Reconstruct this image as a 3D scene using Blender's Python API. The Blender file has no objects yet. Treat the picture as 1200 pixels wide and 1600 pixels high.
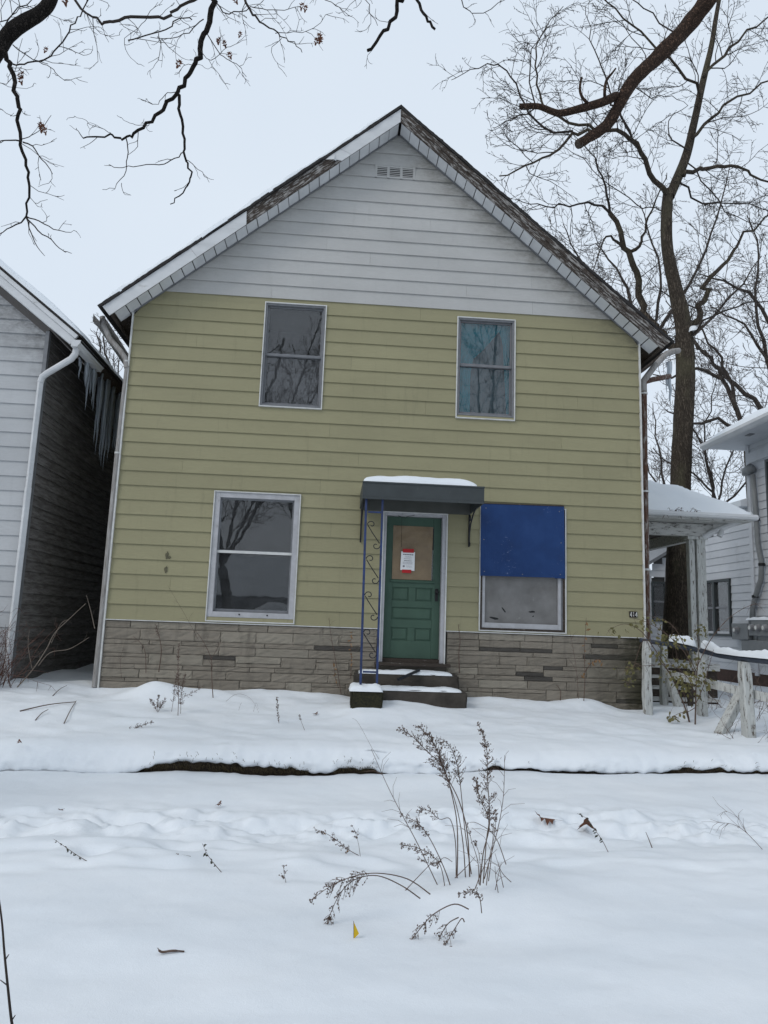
import bpy, bmesh, math, random
import numpy as np
from mathutils import Vector, Matrix

scene = bpy.context.scene
COL = scene.collection

# ------------------------------------------------------------------ camera
FPX, YAW, PITCH, ROLL = 1120.9, 0.0651749, 0.1539165, 0.0354368
CAM = np.array([0.0, -10.4, 1.6])
_cy, _sy = math.cos(YAW), math.sin(YAW)
C_F = np.array([_sy * math.cos(PITCH), _cy * math.cos(PITCH), math.sin(PITCH)])
_r0 = np.array([_cy, -_sy, 0.0])
_u0 = np.cross(_r0, C_F)
C_R = math.cos(ROLL) * _r0 + math.sin(ROLL) * _u0
C_U = -math.sin(ROLL) * _r0 + math.cos(ROLL) * _u0
cam_d = bpy.data.cameras.new('camera')
cam_d.sensor_fit = 'VERTICAL'
cam_d.sensor_height = 36.0
cam_d.sensor_width = 27.0
cam_d.lens = FPX / 1600.0 * 36.0
cam_d.clip_start = 0.05
cam_d.clip_end = 2000.0
cam = bpy.data.objects.new('camera', cam_d)
COL.objects.link(cam)
cam.matrix_world = Matrix(((C_R[0], C_U[0], -C_F[0], CAM[0]), (C_R[1], C_U[1], -C_F[1], CAM[1]),
                           (C_R[2], C_U[2], -C_F[2], CAM[2]), (0, 0, 0, 1)))
scene.camera = cam

# ------------------------------------------------------------------ overcast sky, soft sun, exposure
SUN_EL, SUN_AZ = math.radians(40), math.radians(236)     # azimuth clockwise from +y
world = bpy.data.worlds.new('World')
scene.world = world
world.use_nodes = True
wn = world.node_tree
wn.nodes.clear()
w_out = wn.nodes.new('ShaderNodeOutputWorld')
w_bg = wn.nodes.new('ShaderNodeBackground')
w_sky = wn.nodes.new('ShaderNodeTexSky')
w_sky.sky_type = 'NISHITA'
w_sky.sun_disc = False
w_sky.sun_elevation = SUN_EL
w_sky.sun_rotation = SUN_AZ
w_sky.air_density = 1.0
w_sky.dust_density = 4.0
w_mix = wn.nodes.new('ShaderNodeMix')
w_mix.data_type = 'RGBA'
w_mix.inputs[0].default_value = 0.90                      # closed cloud deck over the clear sky
w_tc = wn.nodes.new('ShaderNodeTexCoord')
w_nz = wn.nodes.new('ShaderNodeTexNoise')
w_nz.inputs['Scale'].default_value = 1.6
w_nz.inputs['Detail'].default_value = 4
w_rp = wn.nodes.new('ShaderNodeValToRGB')
w_rp.color_ramp.elements[0].position = 0.3
w_rp.color_ramp.elements[0].color = (6.75, 7.65, 8.75, 1)
w_rp.color_ramp.elements[1].position = 0.7
w_rp.color_ramp.elements[1].color = (7.35, 8.15, 9.05, 1)
wn.links.new(w_tc.outputs['Generated'], w_nz.inputs['Vector'])
wn.links.new(w_nz.outputs['Fac'], w_rp.inputs['Fac'])
wn.links.new(w_sky.outputs['Color'], w_mix.inputs[6])
wn.links.new(w_rp.outputs['Color'], w_mix.inputs[7])
wn.links.new(w_mix.outputs[2], w_bg.inputs['Color'])
wn.links.new(w_bg.outputs['Background'], w_out.inputs['Surface'])
w_bg.inputs['Strength'].default_value = 0.1

sun_d = bpy.data.lights.new('sun', 'SUN')
sun_d.energy = 0.85
sun_d.angle = math.radians(20)
sun_d.color = (1.0, 0.97, 0.93)
sun = bpy.data.objects.new('sun', sun_d)
COL.objects.link(sun)
_sd = Vector((math.sin(SUN_AZ) * math.cos(SUN_EL), math.cos(SUN_AZ) * math.cos(SUN_EL), math.sin(SUN_EL)))
sun.rotation_euler = _sd.to_track_quat('Z', 'Y').to_euler()
sun.location = (0, -20, 40)
vs = scene.view_settings
vs.view_transform = 'Standard'
vs.look = 'None'
vs.exposure = 0.12
vs.gamma = 1.0
vs.use_curve_mapping = False
scene.cycles.max_bounces = 6
scene.cycles.transparent_max_bounces = 12
scene.cycles.use_denoising = True

# ------------------------------------------------------------------ numeric helpers
def ray(px, py):
    return (px - 600) / FPX * C_R - (py - 800) / FPX * C_U + C_F

def P(px, py, y):
    """world point seen at photograph pixel (px,py) that stands at depth y"""
    d = ray(px, py)
    return CAM + d * ((y - CAM[1]) / d[1])

def _hash(ix, iy, seed):
    h = (ix.astype(np.int64) * 374761393 + iy.astype(np.int64) * 668265263 + seed * 974634777) & 0xffffffff
    h = ((h ^ (h >> 13)) * 1274126177) & 0xffffffff
    return ((h ^ (h >> 16)) & 0xffff) / 65535.0

def vnoise(x, y, seed=0):
    x = np.asarray(x, float); y = np.asarray(y, float)
    ix = np.floor(x); iy = np.floor(y)
    fx = x - ix; fy = y - iy
    fx = fx * fx * fx * (fx * (fx * 6 - 15) + 10); fy = fy * fy * fy * (fy * (fy * 6 - 15) + 10)
    a = _hash(ix, iy, seed); b = _hash(ix + 1, iy, seed); c = _hash(ix, iy + 1, seed); d = _hash(ix + 1, iy + 1, seed)
    return (a * (1 - fx) + b * fx) * (1 - fy) + (c * (1 - fx) + d * fx) * fy - 0.5

def fbm(x, y, seed=0, octv=4):
    s = 0; a = 1.0
    for o in range(octv):
        s = s + a * vnoise(np.asarray(x) * 2 ** o + 17.3 * o, np.asarray(y) * 2 ** o + 9.1 * o, seed + o)
        a *= 0.5
    return s

def sstep(a, b, x):
    t = np.clip((np.asarray(x, float) - a) / (b - a), 0, 1)
    return t * t * (3 - 2 * t)

# ------------------------------------------------------------------ mesh helpers
class MB:
    def __init__(self):
        self.v = []; self.f = []; self.n = 0; self.mi = []
    def add(self, verts, faces, mi=0):
        o = self.n
        self.v.extend([tuple(map(float, p)) for p in verts]); self.n += len(verts)
        self.f.extend([tuple(i + o for i in f) for f in faces]); self.mi.extend([mi] * len(faces))
        return self
    def box(self, x0, x1, y0, y1, z0, z1, mi=0):
        v = [(x0, y0, z0), (x1, y0, z0), (x1, y1, z0), (x0, y1, z0), (x0, y0, z1), (x1, y0, z1), (x1, y1, z1), (x0, y1, z1)]
        return self.add(v, [(0, 3, 2, 1), (4, 5, 6, 7), (0, 1, 5, 4), (1, 2, 6, 5), (2, 3, 7, 6), (3, 0, 4, 7)], mi)
    def hexa(self, v, mi=0):
        return self.add(v, [(0, 3, 2, 1), (4, 5, 6, 7), (0, 1, 5, 4), (1, 2, 6, 5), (2, 3, 7, 6), (3, 0, 4, 7)], mi)
    def prism(self, poly, a, b, axis='y', mi=0):
        """extrude polygon (2d) between a and b along axis"""
        n = len(poly)
        def pt(p, t):
            return (p[0], t, p[1]) if axis == 'y' else ((t, p[0], p[1]) if axis == 'x' else (p[0], p[1], t))
        v = [pt(p, a) for p in poly] + [pt(p, b) for p in poly]
        f = [tuple(range(n)), tuple(range(2 * n - 1, n - 1, -1))]
        f += [(i, i + n, (i + 1) % n + n, (i + 1) % n) for i in range(n)]
        return self.add(v, f, mi)
    def tube(self, pts, rad, k=6, cap=True, mi=0):
        pts = np.asarray(pts, float); n = len(pts)
        rad = np.broadcast_to(np.asarray(rad, float), (n,))
        t = np.empty_like(pts)
        t[1:-1] = pts[2:] - pts[:-2]; t[0] = pts[1] - pts[0]; t[-1] = pts[-1] - pts[-2]
        t /= (np.linalg.norm(t, axis=1)[:, None] + 1e-12)
        a = np.array([0, 0, 1.0]) if abs(t[0][2]) < 0.9 else np.array([1.0, 0, 0])
        ang = np.arange(k) * (2 * math.pi / k)
        ca, sa = np.cos(ang)[:, None], np.sin(ang)[:, None]
        V = np.empty((n, k, 3))
        for i in range(n):
            u = a - t[i] * (a @ t[i]); u /= (math.sqrt(u @ u) + 1e-12)
            w = np.array([t[i][1] * u[2] - t[i][2] * u[1], t[i][2] * u[0] - t[i][0] * u[2], t[i][0] * u[1] - t[i][1] * u[0]])
            V[i] = pts[i] + rad[i] * (ca * u + sa * w)
            a = u
        o = self.n
        self.v.extend(map(tuple, V.reshape(-1, 3).tolist())); self.n += n * k
        F = self.f; c0 = len(F)
        for i in range(n - 1):
            b = o + i * k
            for j in range(k):
                j2 = (j + 1) % k
                F.append((b + j, b + j2, b + k + j2, b + k + j))
        if cap:
            F.append(tuple(o + j for j in range(k - 1, -1, -1)))
            F.append(tuple(o + (n - 1) * k + j for j in range(k)))
        self.mi.extend([mi] * (len(F) - c0))
        return self
    def bar(self, p, q, w, h=None, mi=0):
        """square bar from p to q, w wide"""
        h = h or w
        p = np.asarray(p, float); q = np.asarray(q, float); t = q - p; t /= np.linalg.norm(t)
        a = np.array([0, 0, 1.0]) if abs(t[2]) < 0.9 else np.array([1.0, 0, 0])
        u = np.cross(t, a); u /= np.linalg.norm(u); s = np.cross(u, t)
        v = [p - u * w / 2 - s * h / 2, p + u * w / 2 - s * h / 2, p + u * w / 2 + s * h / 2, p - u * w / 2 + s * h / 2,
             q - u * w / 2 - s * h / 2, q + u * w / 2 - s * h / 2, q + u * w / 2 + s * h / 2, q - u * w / 2 + s * h / 2]
        return self.hexa(v, mi)
    def grid(self, V, mi=0, flip=False):
        """V (n,m,3) quad sheet"""
        n, m, _ = V.shape
        o = self.n
        self.v.extend(map(tuple, V.reshape(-1, 3).tolist())); self.n += n * m
        idx = (np.arange(n - 1)[:, None] * m + np.arange(m - 1)[None, :]) + o
        q = np.stack([idx, idx + 1, idx + m + 1, idx + m], -1).reshape(-1, 4)
        if flip: q = q[:, ::-1]
        self.f.extend(map(tuple, q.tolist()))
        if np.ndim(mi) == 0: self.mi.extend([int(mi)] * len(q))
        else: self.mi.extend(np.asarray(mi, int).reshape(-1).tolist())
        return self
    def mesh(self, name, mats, smooth=False):
        me = bpy.data.meshes.new(name)
        me.from_pydata(self.v, [], self.f)
        for m in (mats if isinstance(mats, (list, tuple)) else [mats]): me.materials.append(m)
        if any(self.mi): me.polygons.foreach_set('material_index', self.mi)
        if smooth: me.polygons.foreach_set('use_smooth', [True] * len(me.polygons))
        me.update()
        return me
    def build(self, name, mats, parent=None, smooth=False, bevel=0):
        o = bpy.data.objects.new(name, self.mesh(name, mats, smooth))
        COL.objects.link(o)
        if parent is not None: o.parent = parent
        if bevel:
            b = o.modifiers.new('bevel', 'BEVEL'); b.width = bevel; b.segments = 2; b.limit_method = 'ANGLE'
        return o

def empty(name):
    o = bpy.data.objects.new(name, None); COL.objects.link(o); return o

def tag(o, label=None, cat=None, group=None, kind=None):
    if label: o['label'] = label
    if cat: o['category'] = cat
    if group: o['group'] = group
    if kind: o['kind'] = kind
    return o

# ------------------------------------------------------------------ materials
def nt(name):
    m = bpy.data.materials.new(name); m.use_nodes = True
    t = m.node_tree; b = t.nodes['Principled BSDF']
    return m, t, b

def N(t, typ, **kw):
    n = t.nodes.new(typ)
    for k, v in kw.items():
        if k in n.inputs: n.inputs[k].default_value = v
        else: setattr(n, k, v)
    return n

def coords(t, scale=(1, 1, 1), rnd=True):
    tc = N(t, 'ShaderNodeTexCoord'); mp = N(t, 'ShaderNodeMapping'); mp.inputs['Scale'].default_value = scale
    if rnd:
        oi = N(t, 'ShaderNodeObjectInfo'); vm = N(t, 'ShaderNodeVectorMath', operation='MULTIPLY_ADD')
        cb = N(t, 'ShaderNodeCombineXYZ')
        for i in range(3): t.links.new(oi.outputs['Random'], cb.inputs[i])
        vm.inputs[1].default_value = (37, 53, 71)
        t.links.new(cb.outputs[0], vm.inputs[0]); t.links.new(tc.outputs['Object'], vm.inputs[2])
        t.links.new(vm.outputs[0], mp.inputs['Vector'])
    else:
        t.links.new(tc.outputs['Object'], mp.inputs['Vector'])
    return mp.outputs[0]

def noise(t, vec, scale, detail=5, rough=0.6):
    n = N(t, 'ShaderNodeTexNoise', Scale=scale, Detail=detail, Roughness=rough)
    t.links.new(vec, n.inputs['Vector']); return n.outputs['Fac']

def ramp(t, fac, stops):
    r = N(t, 'ShaderNodeValToRGB'); e = r.color_ramp.elements
    while len(e) < len(stops): e.new(0.5)
    for i, (p, c) in enumerate(stops):
        e[i].position = p; e[i].color = (*c, 1) if len(c) == 3 else c
    t.links.new(fac, r.inputs[0]); return r.outputs[0]

def mixc(t, fac, a, b, mode='MIX'):
    m = N(t, 'ShaderNodeMix', data_type='RGBA', blend_type=mode)
    for i, v in ((0, fac), (6, a), (7, b)):
        if isinstance(v, (int, float)): m.inputs[i].default_value = v
        elif isinstance(v, tuple): m.inputs[i].default_value = (*v, 1) if len(v) == 3 else v
        else: t.links.new(v, m.inputs[i])
    return m.outputs[2]

def bump(t, b, h, strength, dist=0.01):
    bp = N(t, 'ShaderNodeBump', Strength=strength, Distance=dist)
    t.links.new(h, bp.inputs['Height']); t.links.new(bp.outputs[0], b.inputs['Normal'])

def objvar(t, col, amt):
    oi = N(t, 'ShaderNodeObjectInfo'); mr = N(t, 'ShaderNodeMapRange')
    mr.inputs[3].default_value = 1 - amt; mr.inputs[4].default_value = 1 + amt
    t.links.new(oi.outputs['Random'], mr.inputs[0])
    hs = N(t, 'ShaderNodeHueSaturation'); t.links.new(mr.outputs[0], hs.inputs['Value'])
    if isinstance(col, tuple): hs.inputs['Color'].default_value = (*col, 1)
    else: t.links.new(col, hs.inputs['Color'])
    return hs.outputs[0]

def mul(c, k): return tuple(x * k for x in c)

def mat(name, c, c2=None, ns=6, rough=0.75, bs=60, bstr=0.25, bdist=0.004, stretch=(1, 1, 1), var=0.0, spec=0.3, metal=0, dirt=None, dirt_s=3, dirt_lo=0.55, rnd=True):
    m, t, b = nt(name)
    v = coords(t, stretch, rnd)
    c2 = c2 or mul(c, 0.78)
    col = ramp(t, noise(t, v, ns), [(0.3, c2), (0.7, c)])
    if dirt:
        f = ramp(t, noise(t, v, dirt_s, 8, 0.7), [(dirt_lo, (0, 0, 0)), (dirt_lo + 0.15, (1, 1, 1))])
        col = mixc(t, f, col, dirt)
    if var: col = objvar(t, col, var)
    t.links.new(col, b.inputs['Base Color'])
    b.inputs['Roughness'].default_value = rough
    b.inputs['Specular IOR Level'].default_value = spec
    b.inputs['Metallic'].default_value = metal
    if bstr: bump(t, b, noise(t, v, bs, 6, 0.65), bstr, bdist)
    return m

def peel_mat(name, paint, wood, stretch, scale=6, lo=0.48, hi=0.54, var=0.08, bstr=0.6, rot=None):
    """weathered painted timber: flakes of paint left on bare grey-brown wood, grain along the unstretched axis"""
    m, t, b = nt(name)
    v = coords(t, stretch)
    if rot is not None:
        vr = N(t, 'ShaderNodeVectorRotate', rotation_type='Y_AXIS', Angle=rot)
        mpn = v.node; src = mpn.inputs['Vector'].links[0].from_socket
        t.links.new(src, vr.inputs['Vector']); t.links.new(vr.outputs[0], mpn.inputs['Vector'])
    grain = noise(t, v, scale * 6, 6, 0.7)
    woodc = ramp(t, grain, [(0.3, mul(wood, 0.45)), (0.7, mul(wood, 1.3))])
    pf = ramp(t, noise(t, v, scale, 10, 0.75), [(lo, (0, 0, 0)), (hi, (1, 1, 1))])
    pc = ramp(t, noise(t, v, 3), [(0.3, mul(paint, 0.75)), (0.7, paint)])
    col = mixc(t, pf, woodc, pc)
    if var: col = objvar(t, col, var)
    t.links.new(col, b.inputs['Base Color']); b.inputs['Roughness'].default_value = 0.85
    b.inputs['Specular IOR Level'].default_value = 0.2
    h = mixc(t, 0.5, pf, grain)
    bump(t, b, h, bstr, 0.006)
    return m

def siding_mat(name, c, grime=None, grime_mask=None, var=0.035):
    """embossed lap siding; grime = streaky mildew stain"""
    m, t, b = nt(name)
    v = coords(t, (1.0, 1, 9.0))
    g = noise(t, v, 10, 8, 0.7)
    col = ramp(t, g, [(0.25, mul(c, 0.9)), (0.75, mul(c, 1.06))])
    v2 = coords(t, (0.7, 1, 1.2), False)
    blot = noise(t, v2, 1.3, 6, 0.6)
    col = mixc(t, ramp(t, blot, [(0.35, (0.34,) * 3), (0.65, (0, 0, 0))]), col, mul(c, 0.72))
    v4 = coords(t, (4.0, 1, 0.5), False)
    strk = ramp(t, noise(t, v4, 2.2, 7, 0.7), [(0.56, (0, 0, 0)), (0.75, (0.40,) * 3)])
    col = mixc(t, math_node(t, 'MULTIPLY', strk, 0.45 if grime and c[2] > 0.3 else 1.0), col, mul(c, 0.55))
    if grime:
        sep = N(t, 'ShaderNodeSeparateXYZ'); tc = N(t, 'ShaderNodeTexCoord'); t.links.new(tc.outputs['Object'], sep.inputs[0])
        gm = grime_mask(t, sep)
        v3 = coords(t, (1.2, 1, 2.5), False)
        gn = ramp(t, noise(t, v3, 3.0, 9, 0.75), [(0.3, (0, 0, 0)), (0.62, (1, 1, 1))])
        fm = N(t, 'ShaderNodeMath', operation='MULTIPLY'); t.links.new(gm, fm.inputs[0]); t.links.new(gn, fm.inputs[1])
        col = mixc(t, fm.outputs[0], col, grime)
    col = objvar(t, col, var)
    t.links.new(col, b.inputs['Base Color'])
    b.inputs['Roughness'].default_value = 0.62; b.inputs['Specular IOR Level'].default_value = 0.35
    bump(t, b, g, 0.35, 0.003)
    return m

def math_node(t, op, a, b2=None, clamp=False):
    n = N(t, 'ShaderNodeMath', operation=op); n.use_clamp = clamp
    for i, v in ((0, a), (1, b2)):
        if v is None: continue
        if isinstance(v, (int, float)): n.inputs[i].default_value = v
        else: t.links.new(v, n.inputs[i])
    return n.outputs[0]

APX, APZ, SLOPE = 0.70, 9.34, 0.84        # gable apex under the soffit, rise per metre
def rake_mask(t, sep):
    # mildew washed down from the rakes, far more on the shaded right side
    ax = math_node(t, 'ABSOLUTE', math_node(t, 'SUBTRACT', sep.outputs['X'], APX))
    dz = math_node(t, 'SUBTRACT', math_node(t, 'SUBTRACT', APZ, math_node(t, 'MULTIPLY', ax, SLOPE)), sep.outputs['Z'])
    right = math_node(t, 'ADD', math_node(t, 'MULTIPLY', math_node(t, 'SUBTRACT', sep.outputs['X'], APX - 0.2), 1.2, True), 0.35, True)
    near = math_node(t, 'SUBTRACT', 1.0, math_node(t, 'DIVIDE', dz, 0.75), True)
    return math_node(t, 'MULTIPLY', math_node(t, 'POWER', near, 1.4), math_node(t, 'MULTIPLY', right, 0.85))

MT = {}
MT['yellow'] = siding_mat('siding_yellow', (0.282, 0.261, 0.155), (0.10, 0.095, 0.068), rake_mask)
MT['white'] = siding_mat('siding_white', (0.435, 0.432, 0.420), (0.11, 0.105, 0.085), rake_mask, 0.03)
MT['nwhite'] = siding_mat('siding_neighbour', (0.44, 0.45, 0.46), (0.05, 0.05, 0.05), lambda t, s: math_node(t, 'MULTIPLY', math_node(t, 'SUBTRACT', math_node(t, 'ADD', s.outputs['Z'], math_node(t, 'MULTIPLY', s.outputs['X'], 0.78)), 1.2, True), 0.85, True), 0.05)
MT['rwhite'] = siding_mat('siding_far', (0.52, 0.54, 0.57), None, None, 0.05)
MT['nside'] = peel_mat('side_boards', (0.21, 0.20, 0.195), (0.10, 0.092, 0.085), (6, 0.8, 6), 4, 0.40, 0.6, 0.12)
MT['metal_white'] = mat('white_metal', (0.60, 0.61, 0.62), (0.50, 0.51, 0.52), ns=3, rough=0.5, bstr=0.05, dirt=(0.28, 0.27, 0.25), dirt_s=5, dirt_lo=0.62, stretch=(0.6, 1, 2))
MT['soffit'] = mat('soffit_metal', (0.66, 0.67, 0.68), (0.55, 0.56, 0.57), ns=4, rough=0.5, bstr=0.05, var=0.06)
MT['trim'] = mat('white_trim', (0.62, 0.62, 0.60), (0.46, 0.46, 0.45), ns=9, rough=0.5, bstr=0.05)
MT['alum'] = mat('aluminium_frame', (0.20, 0.205, 0.215), (0.15, 0.155, 0.165), ns=12, rough=0.45, metal=0.25, bstr=0.08, bs=90)
MT['frame_white'] = mat('window_white', (0.43, 0.43, 0.45), (0.34, 0.34, 0.35), ns=10, rough=0.55, bstr=0.1, dirt=(0.2, 0.2, 0.19), dirt_s=14, dirt_lo=0.62)
MT['fascia_old'] = peel_mat('peeling_fascia', (0.34, 0.325, 0.31), (0.060, 0.048, 0.040), (1.6, 4, 11), 4.0, 0.50, 0.56, 0.0, 0.9, rot=-math.atan(0.84))
MT['fascia_old_l'] = peel_mat('peeling_fascia_torn', (0.34, 0.325, 0.31), (0.060, 0.048, 0.040), (1.6, 4, 11), 4.0, 0.50, 0.56, 0.0, 0.9, rot=math.atan(0.84))
MT['wood_old'] = peel_mat('old_wood', (0.22, 0.20, 0.18), (0.06, 0.048, 0.04), (2, 2, 10), 5, 0.58, 0.64, 0.1)
MT['post_white'] = peel_mat('peeling_white_post', (0.54, 0.55, 0.53), (0.13, 0.11, 0.09), (12, 12, 2.2), 3.2, 0.40, 0.45, 0.06)
MT['tread_white'] = peel_mat('peeling_tread', (0.55, 0.55, 0.53), (0.12, 0.11, 0.10), (2.2, 8, 8), 3.0, 0.38, 0.46, 0.06)
MT['shingle'] = mat('shingle', (0.035, 0.033, 0.032), (0.018, 0.017, 0.017), ns=20, rough=0.9, bs=120, bstr=0.6)
MT['green'] = mat('green_paint', (0.052, 0.098, 0.070), (0.042, 0.080, 0.058), ns=4, rough=0.55, bstr=0.12, bs=30, rnd=False)
MT['blackmetal'] = mat('black_metal', (0.012, 0.012, 0.013), ns=9, rough=0.45, bstr=0.1)
MT['charcoal'] = mat('charcoal_metal', (0.052, 0.060, 0.062), (0.040, 0.046, 0.048), ns=4, rough=0.5, bstr=0.06, dirt=(0.09, 0.09, 0.085), dirt_s=7, dirt_lo=0.62)
MT['canopy_in'] = mat('canopy_underside', (0.085, 0.088, 0.08), ns=5, rough=0.7, bstr=0.05)
MT['blue_iron'] = mat('blue_iron', (0.030, 0.055, 0.16), (0.022, 0.03, 0.07), ns=7, rough=0.5, bstr=0.15, dirt=(0.05, 0.03, 0.02), dirt_s=9, dirt_lo=0.66)
MT['iron'] = mat('dark_iron', (0.018, 0.020, 0.026), ns=9, rough=0.5, bstr=0.1)
MT['concrete'] = mat('old_concrete', (0.075, 0.065, 0.055), (0.035, 0.031, 0.026), ns=5, rough=0.95, bs=40, bstr=0.8, bdist=0.01)
MT['mossy'] = mat('mossy_concrete', (0.045, 0.042, 0.02), (0.015, 0.015, 0.012), ns=40, rough=1, bs=70, bstr=1, bdist=0.02)
MT['mortar'] = mat('mortar', (0.17, 0.15, 0.125), ns=12, rough=0.95, bstr=0.5)
MT['rust'] = mat('rusty_pipe', (0.115, 0.060, 0.040), (0.055, 0.03, 0.022), ns=7, rough=0.9, bs=50, bstr=0.5, dirt=(0.30, 0.28, 0.26), dirt_s=6, dirt_lo=0.50, stretch=(4, 4, 1))
MT['pipe_old'] = mat('weathered_pipe', (0.34, 0.33, 0.32), (0.19, 0.175, 0.16), ns=5, rough=0.7, bs=50, bstr=0.3, dirt=(0.12, 0.09, 0.07), dirt_s=8, dirt_lo=0.58, stretch=(6, 6, 1))
MT['kraft'] = mat('kraft_paper', (0.215, 0.155, 0.088), (0.16, 0.112, 0.066), ns=5, rough=0.5, bs=9, bstr=0.5, bdist=0.02, spec=0.5, rnd=False)
MT['paper'] = mat('white_paper', (0.72, 0.73, 0.74), (0.68, 0.69, 0.7), ns=3, rough=0.6, bstr=0)
MT['redtape'] = mat('red_tape', (0.42, 0.012, 0.016), ns=6, rough=0.4, bstr=0)
MT['ink'] = mat('ink', (0.09, 0.09, 0.10), ns=5, rough=0.7, bstr=0)
MT['ink2'] = mat('pale_ink', (0.33, 0.33, 0.35), ns=5, rough=0.7, bstr=0)
MT['dirty_pane'] = mat('dirty_panel', (0.21, 0.205, 0.20), (0.14, 0.135, 0.13), ns=4, rough=0.7, bstr=0.2, dirt=(0.30, 0.30, 0.29), dirt_s=6, dirt_lo=0.62, rnd=False)
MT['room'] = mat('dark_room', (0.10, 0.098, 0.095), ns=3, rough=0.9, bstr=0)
MT['screen'] = mat('grey_curtain', (0.26, 0.26, 0.27), ns=6, rough=0.9, bstr=0.1)
MT['teal'] = mat('teal_curtain', (0.01, 0.60, 0.76), (0.01, 0.50, 0.63), ns=5, rough=0.85, bstr=0.2, bs=20)
MT['lace'] = mat('white_curtain', (0.20, 0.36, 0.42), ns=6, rough=0.9, bstr=0.1)
MT['digitw'] = mat('digit_white', (0.75, 0.75, 0.72), ns=6, rough=0.5, bstr=0)
MT['grey_box'] = mat('meter_grey', (0.20, 0.21, 0.215), (0.16, 0.17, 0.175), ns=6, rough=0.5, bstr=0.05)
MT['winblack'] = mat('dark_frame', (0.05, 0.06, 0.062), ns=6, rough=0.5, bstr=0.05)
MT['brick'] = mat('red_brick', (0.085, 0.052, 0.042), (0.05, 0.034, 0.028), ns=9, rough=0.9, bs=50, bstr=0.6)
MT['rail_dark'] = mat('dark_rail', (0.045, 0.055, 0.075), (0.03, 0.034, 0.045), ns=6, rough=0.6, bstr=0.2)
MT['yellow_flag'] = mat('flag_yellow', (0.62, 0.42, 0.015), ns=8, rough=0.5, bstr=0)
MT['soil'] = mat('soil', (0.070, 0.052, 0.036), (0.018, 0.014, 0.011), ns=14, rough=1, bs=45, bstr=1, bdist=0.03, rnd=False)
MT['drygrass'] = mat('dry_grass', (0.11, 0.085, 0.045), ns=8, rough=0.9, bstr=0)
MT['stem'] = mat('weed_stem', (0.125, 0.085, 0.066), (0.08, 0.055, 0.044), ns=20, rough=0.9, bstr=0)
MT['stem_red'] = mat('reddish_stem', (0.12, 0.06, 0.045), (0.07, 0.038, 0.03), ns=20, rough=0.9, bstr=0)
MT['seed'] = mat('seed_head', (0.15, 0.112, 0.095), (0.10, 0.075, 0.063), ns=30, rough=1, bstr=0)
MT['leaf_brown'] = mat('brown_leaf', (0.14, 0.058, 0.032), (0.09, 0.038, 0.024), ns=20, rough=0.8, bstr=0.2)
MT['leaf_dark'] = mat('dark_leaf', (0.045, 0.048, 0.03), ns=20, rough=0.8, bstr=0)
MT['leaf_tan'] = mat('tan_leaf', (0.26, 0.15, 0.07), (0.17, 0.10, 0.05), ns=20, rough=0.8, bstr=0.2)
MT['leaf_olive'] = mat('olive_leaf', (0.165, 0.145, 0.055), (0.085, 0.082, 0.035), ns=9, rough=0.7, bstr=0.1)
MT['twig'] = mat('twig', (0.036, 0.029, 0.025), (0.022, 0.018, 0.016), ns=9, rough=0.95, bstr=0.3)
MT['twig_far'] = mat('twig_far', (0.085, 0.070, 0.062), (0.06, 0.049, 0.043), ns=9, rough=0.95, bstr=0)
MT['lid'] = mat('plastic', (0.3, 0.3, 0.31), ns=6, rough=0.5, bstr=0)

def bark(name, c, c2, sc=(9, 9, 1.6), bs=4.0, bstr=1.0, moss=None):
    m, t, b = nt(name)
    v = coords(t, sc, False)
    n1 = noise(t, v, bs, 8, 0.65)
    vo = N(t, 'ShaderNodeTexVoronoi', feature='DISTANCE_TO_EDGE', Scale=bs * 0.9)
    v2 = N(t, 'ShaderNodeVectorMath', operation='ADD')
    nn = N(t, 'ShaderNodeTexNoise', Scale=bs, Detail=4); t.links.new(v, nn.inputs['Vector'])
    t.links.new(v, v2.inputs[0]); t.links.new(nn.outputs['Color'], v2.inputs[1]); t.links.new(v2.outputs[0], vo.inputs['Vector'])
    fur = ramp(t, vo.outputs['Distance'], [(0.0, (0, 0, 0)), (0.28, (1, 1, 1))])
    col = mixc(t, fur, mul(c2, 0.5), ramp(t, n1, [(0.3, c2), (0.7, c)]))
    if moss:
        col = mixc(t, ramp(t, noise(t, coords(t, (1, 1, .5), False), 2.0), [(0.5, (0, 0, 0)), (0.7, (.6, .6, .6))]), col, moss)
    t.links.new(col, b.inputs['Base Color']); b.inputs['Roughness'].default_value = 0.95
    b.inputs['Specular IOR Level'].default_value = 0.15
    bump(t, b, mixc(t, 0.4, fur, n1), bstr, 0.03)
    return m
MT['bark'] = bark('bark', (0.175, 0.142, 0.108), (0.075, 0.060, 0.047), moss=(0.13, 0.12, 0.075))
MT['bark_red'] = bark('bark_red', (0.19, 0.115, 0.08), (0.065, 0.044, 0.034), (6, 6, 4), 5)
MT['bark_dark'] = bark('bark_dark', (0.05, 0.042, 0.036), (0.025, 0.021, 0.019), (6, 6, 3), 5)
MT['bark_far'] = bark('bark_far', (0.11, 0.092, 0.08), (0.065, 0.055, 0.048), (5, 5, 1.5), 4, 0.7)

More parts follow.
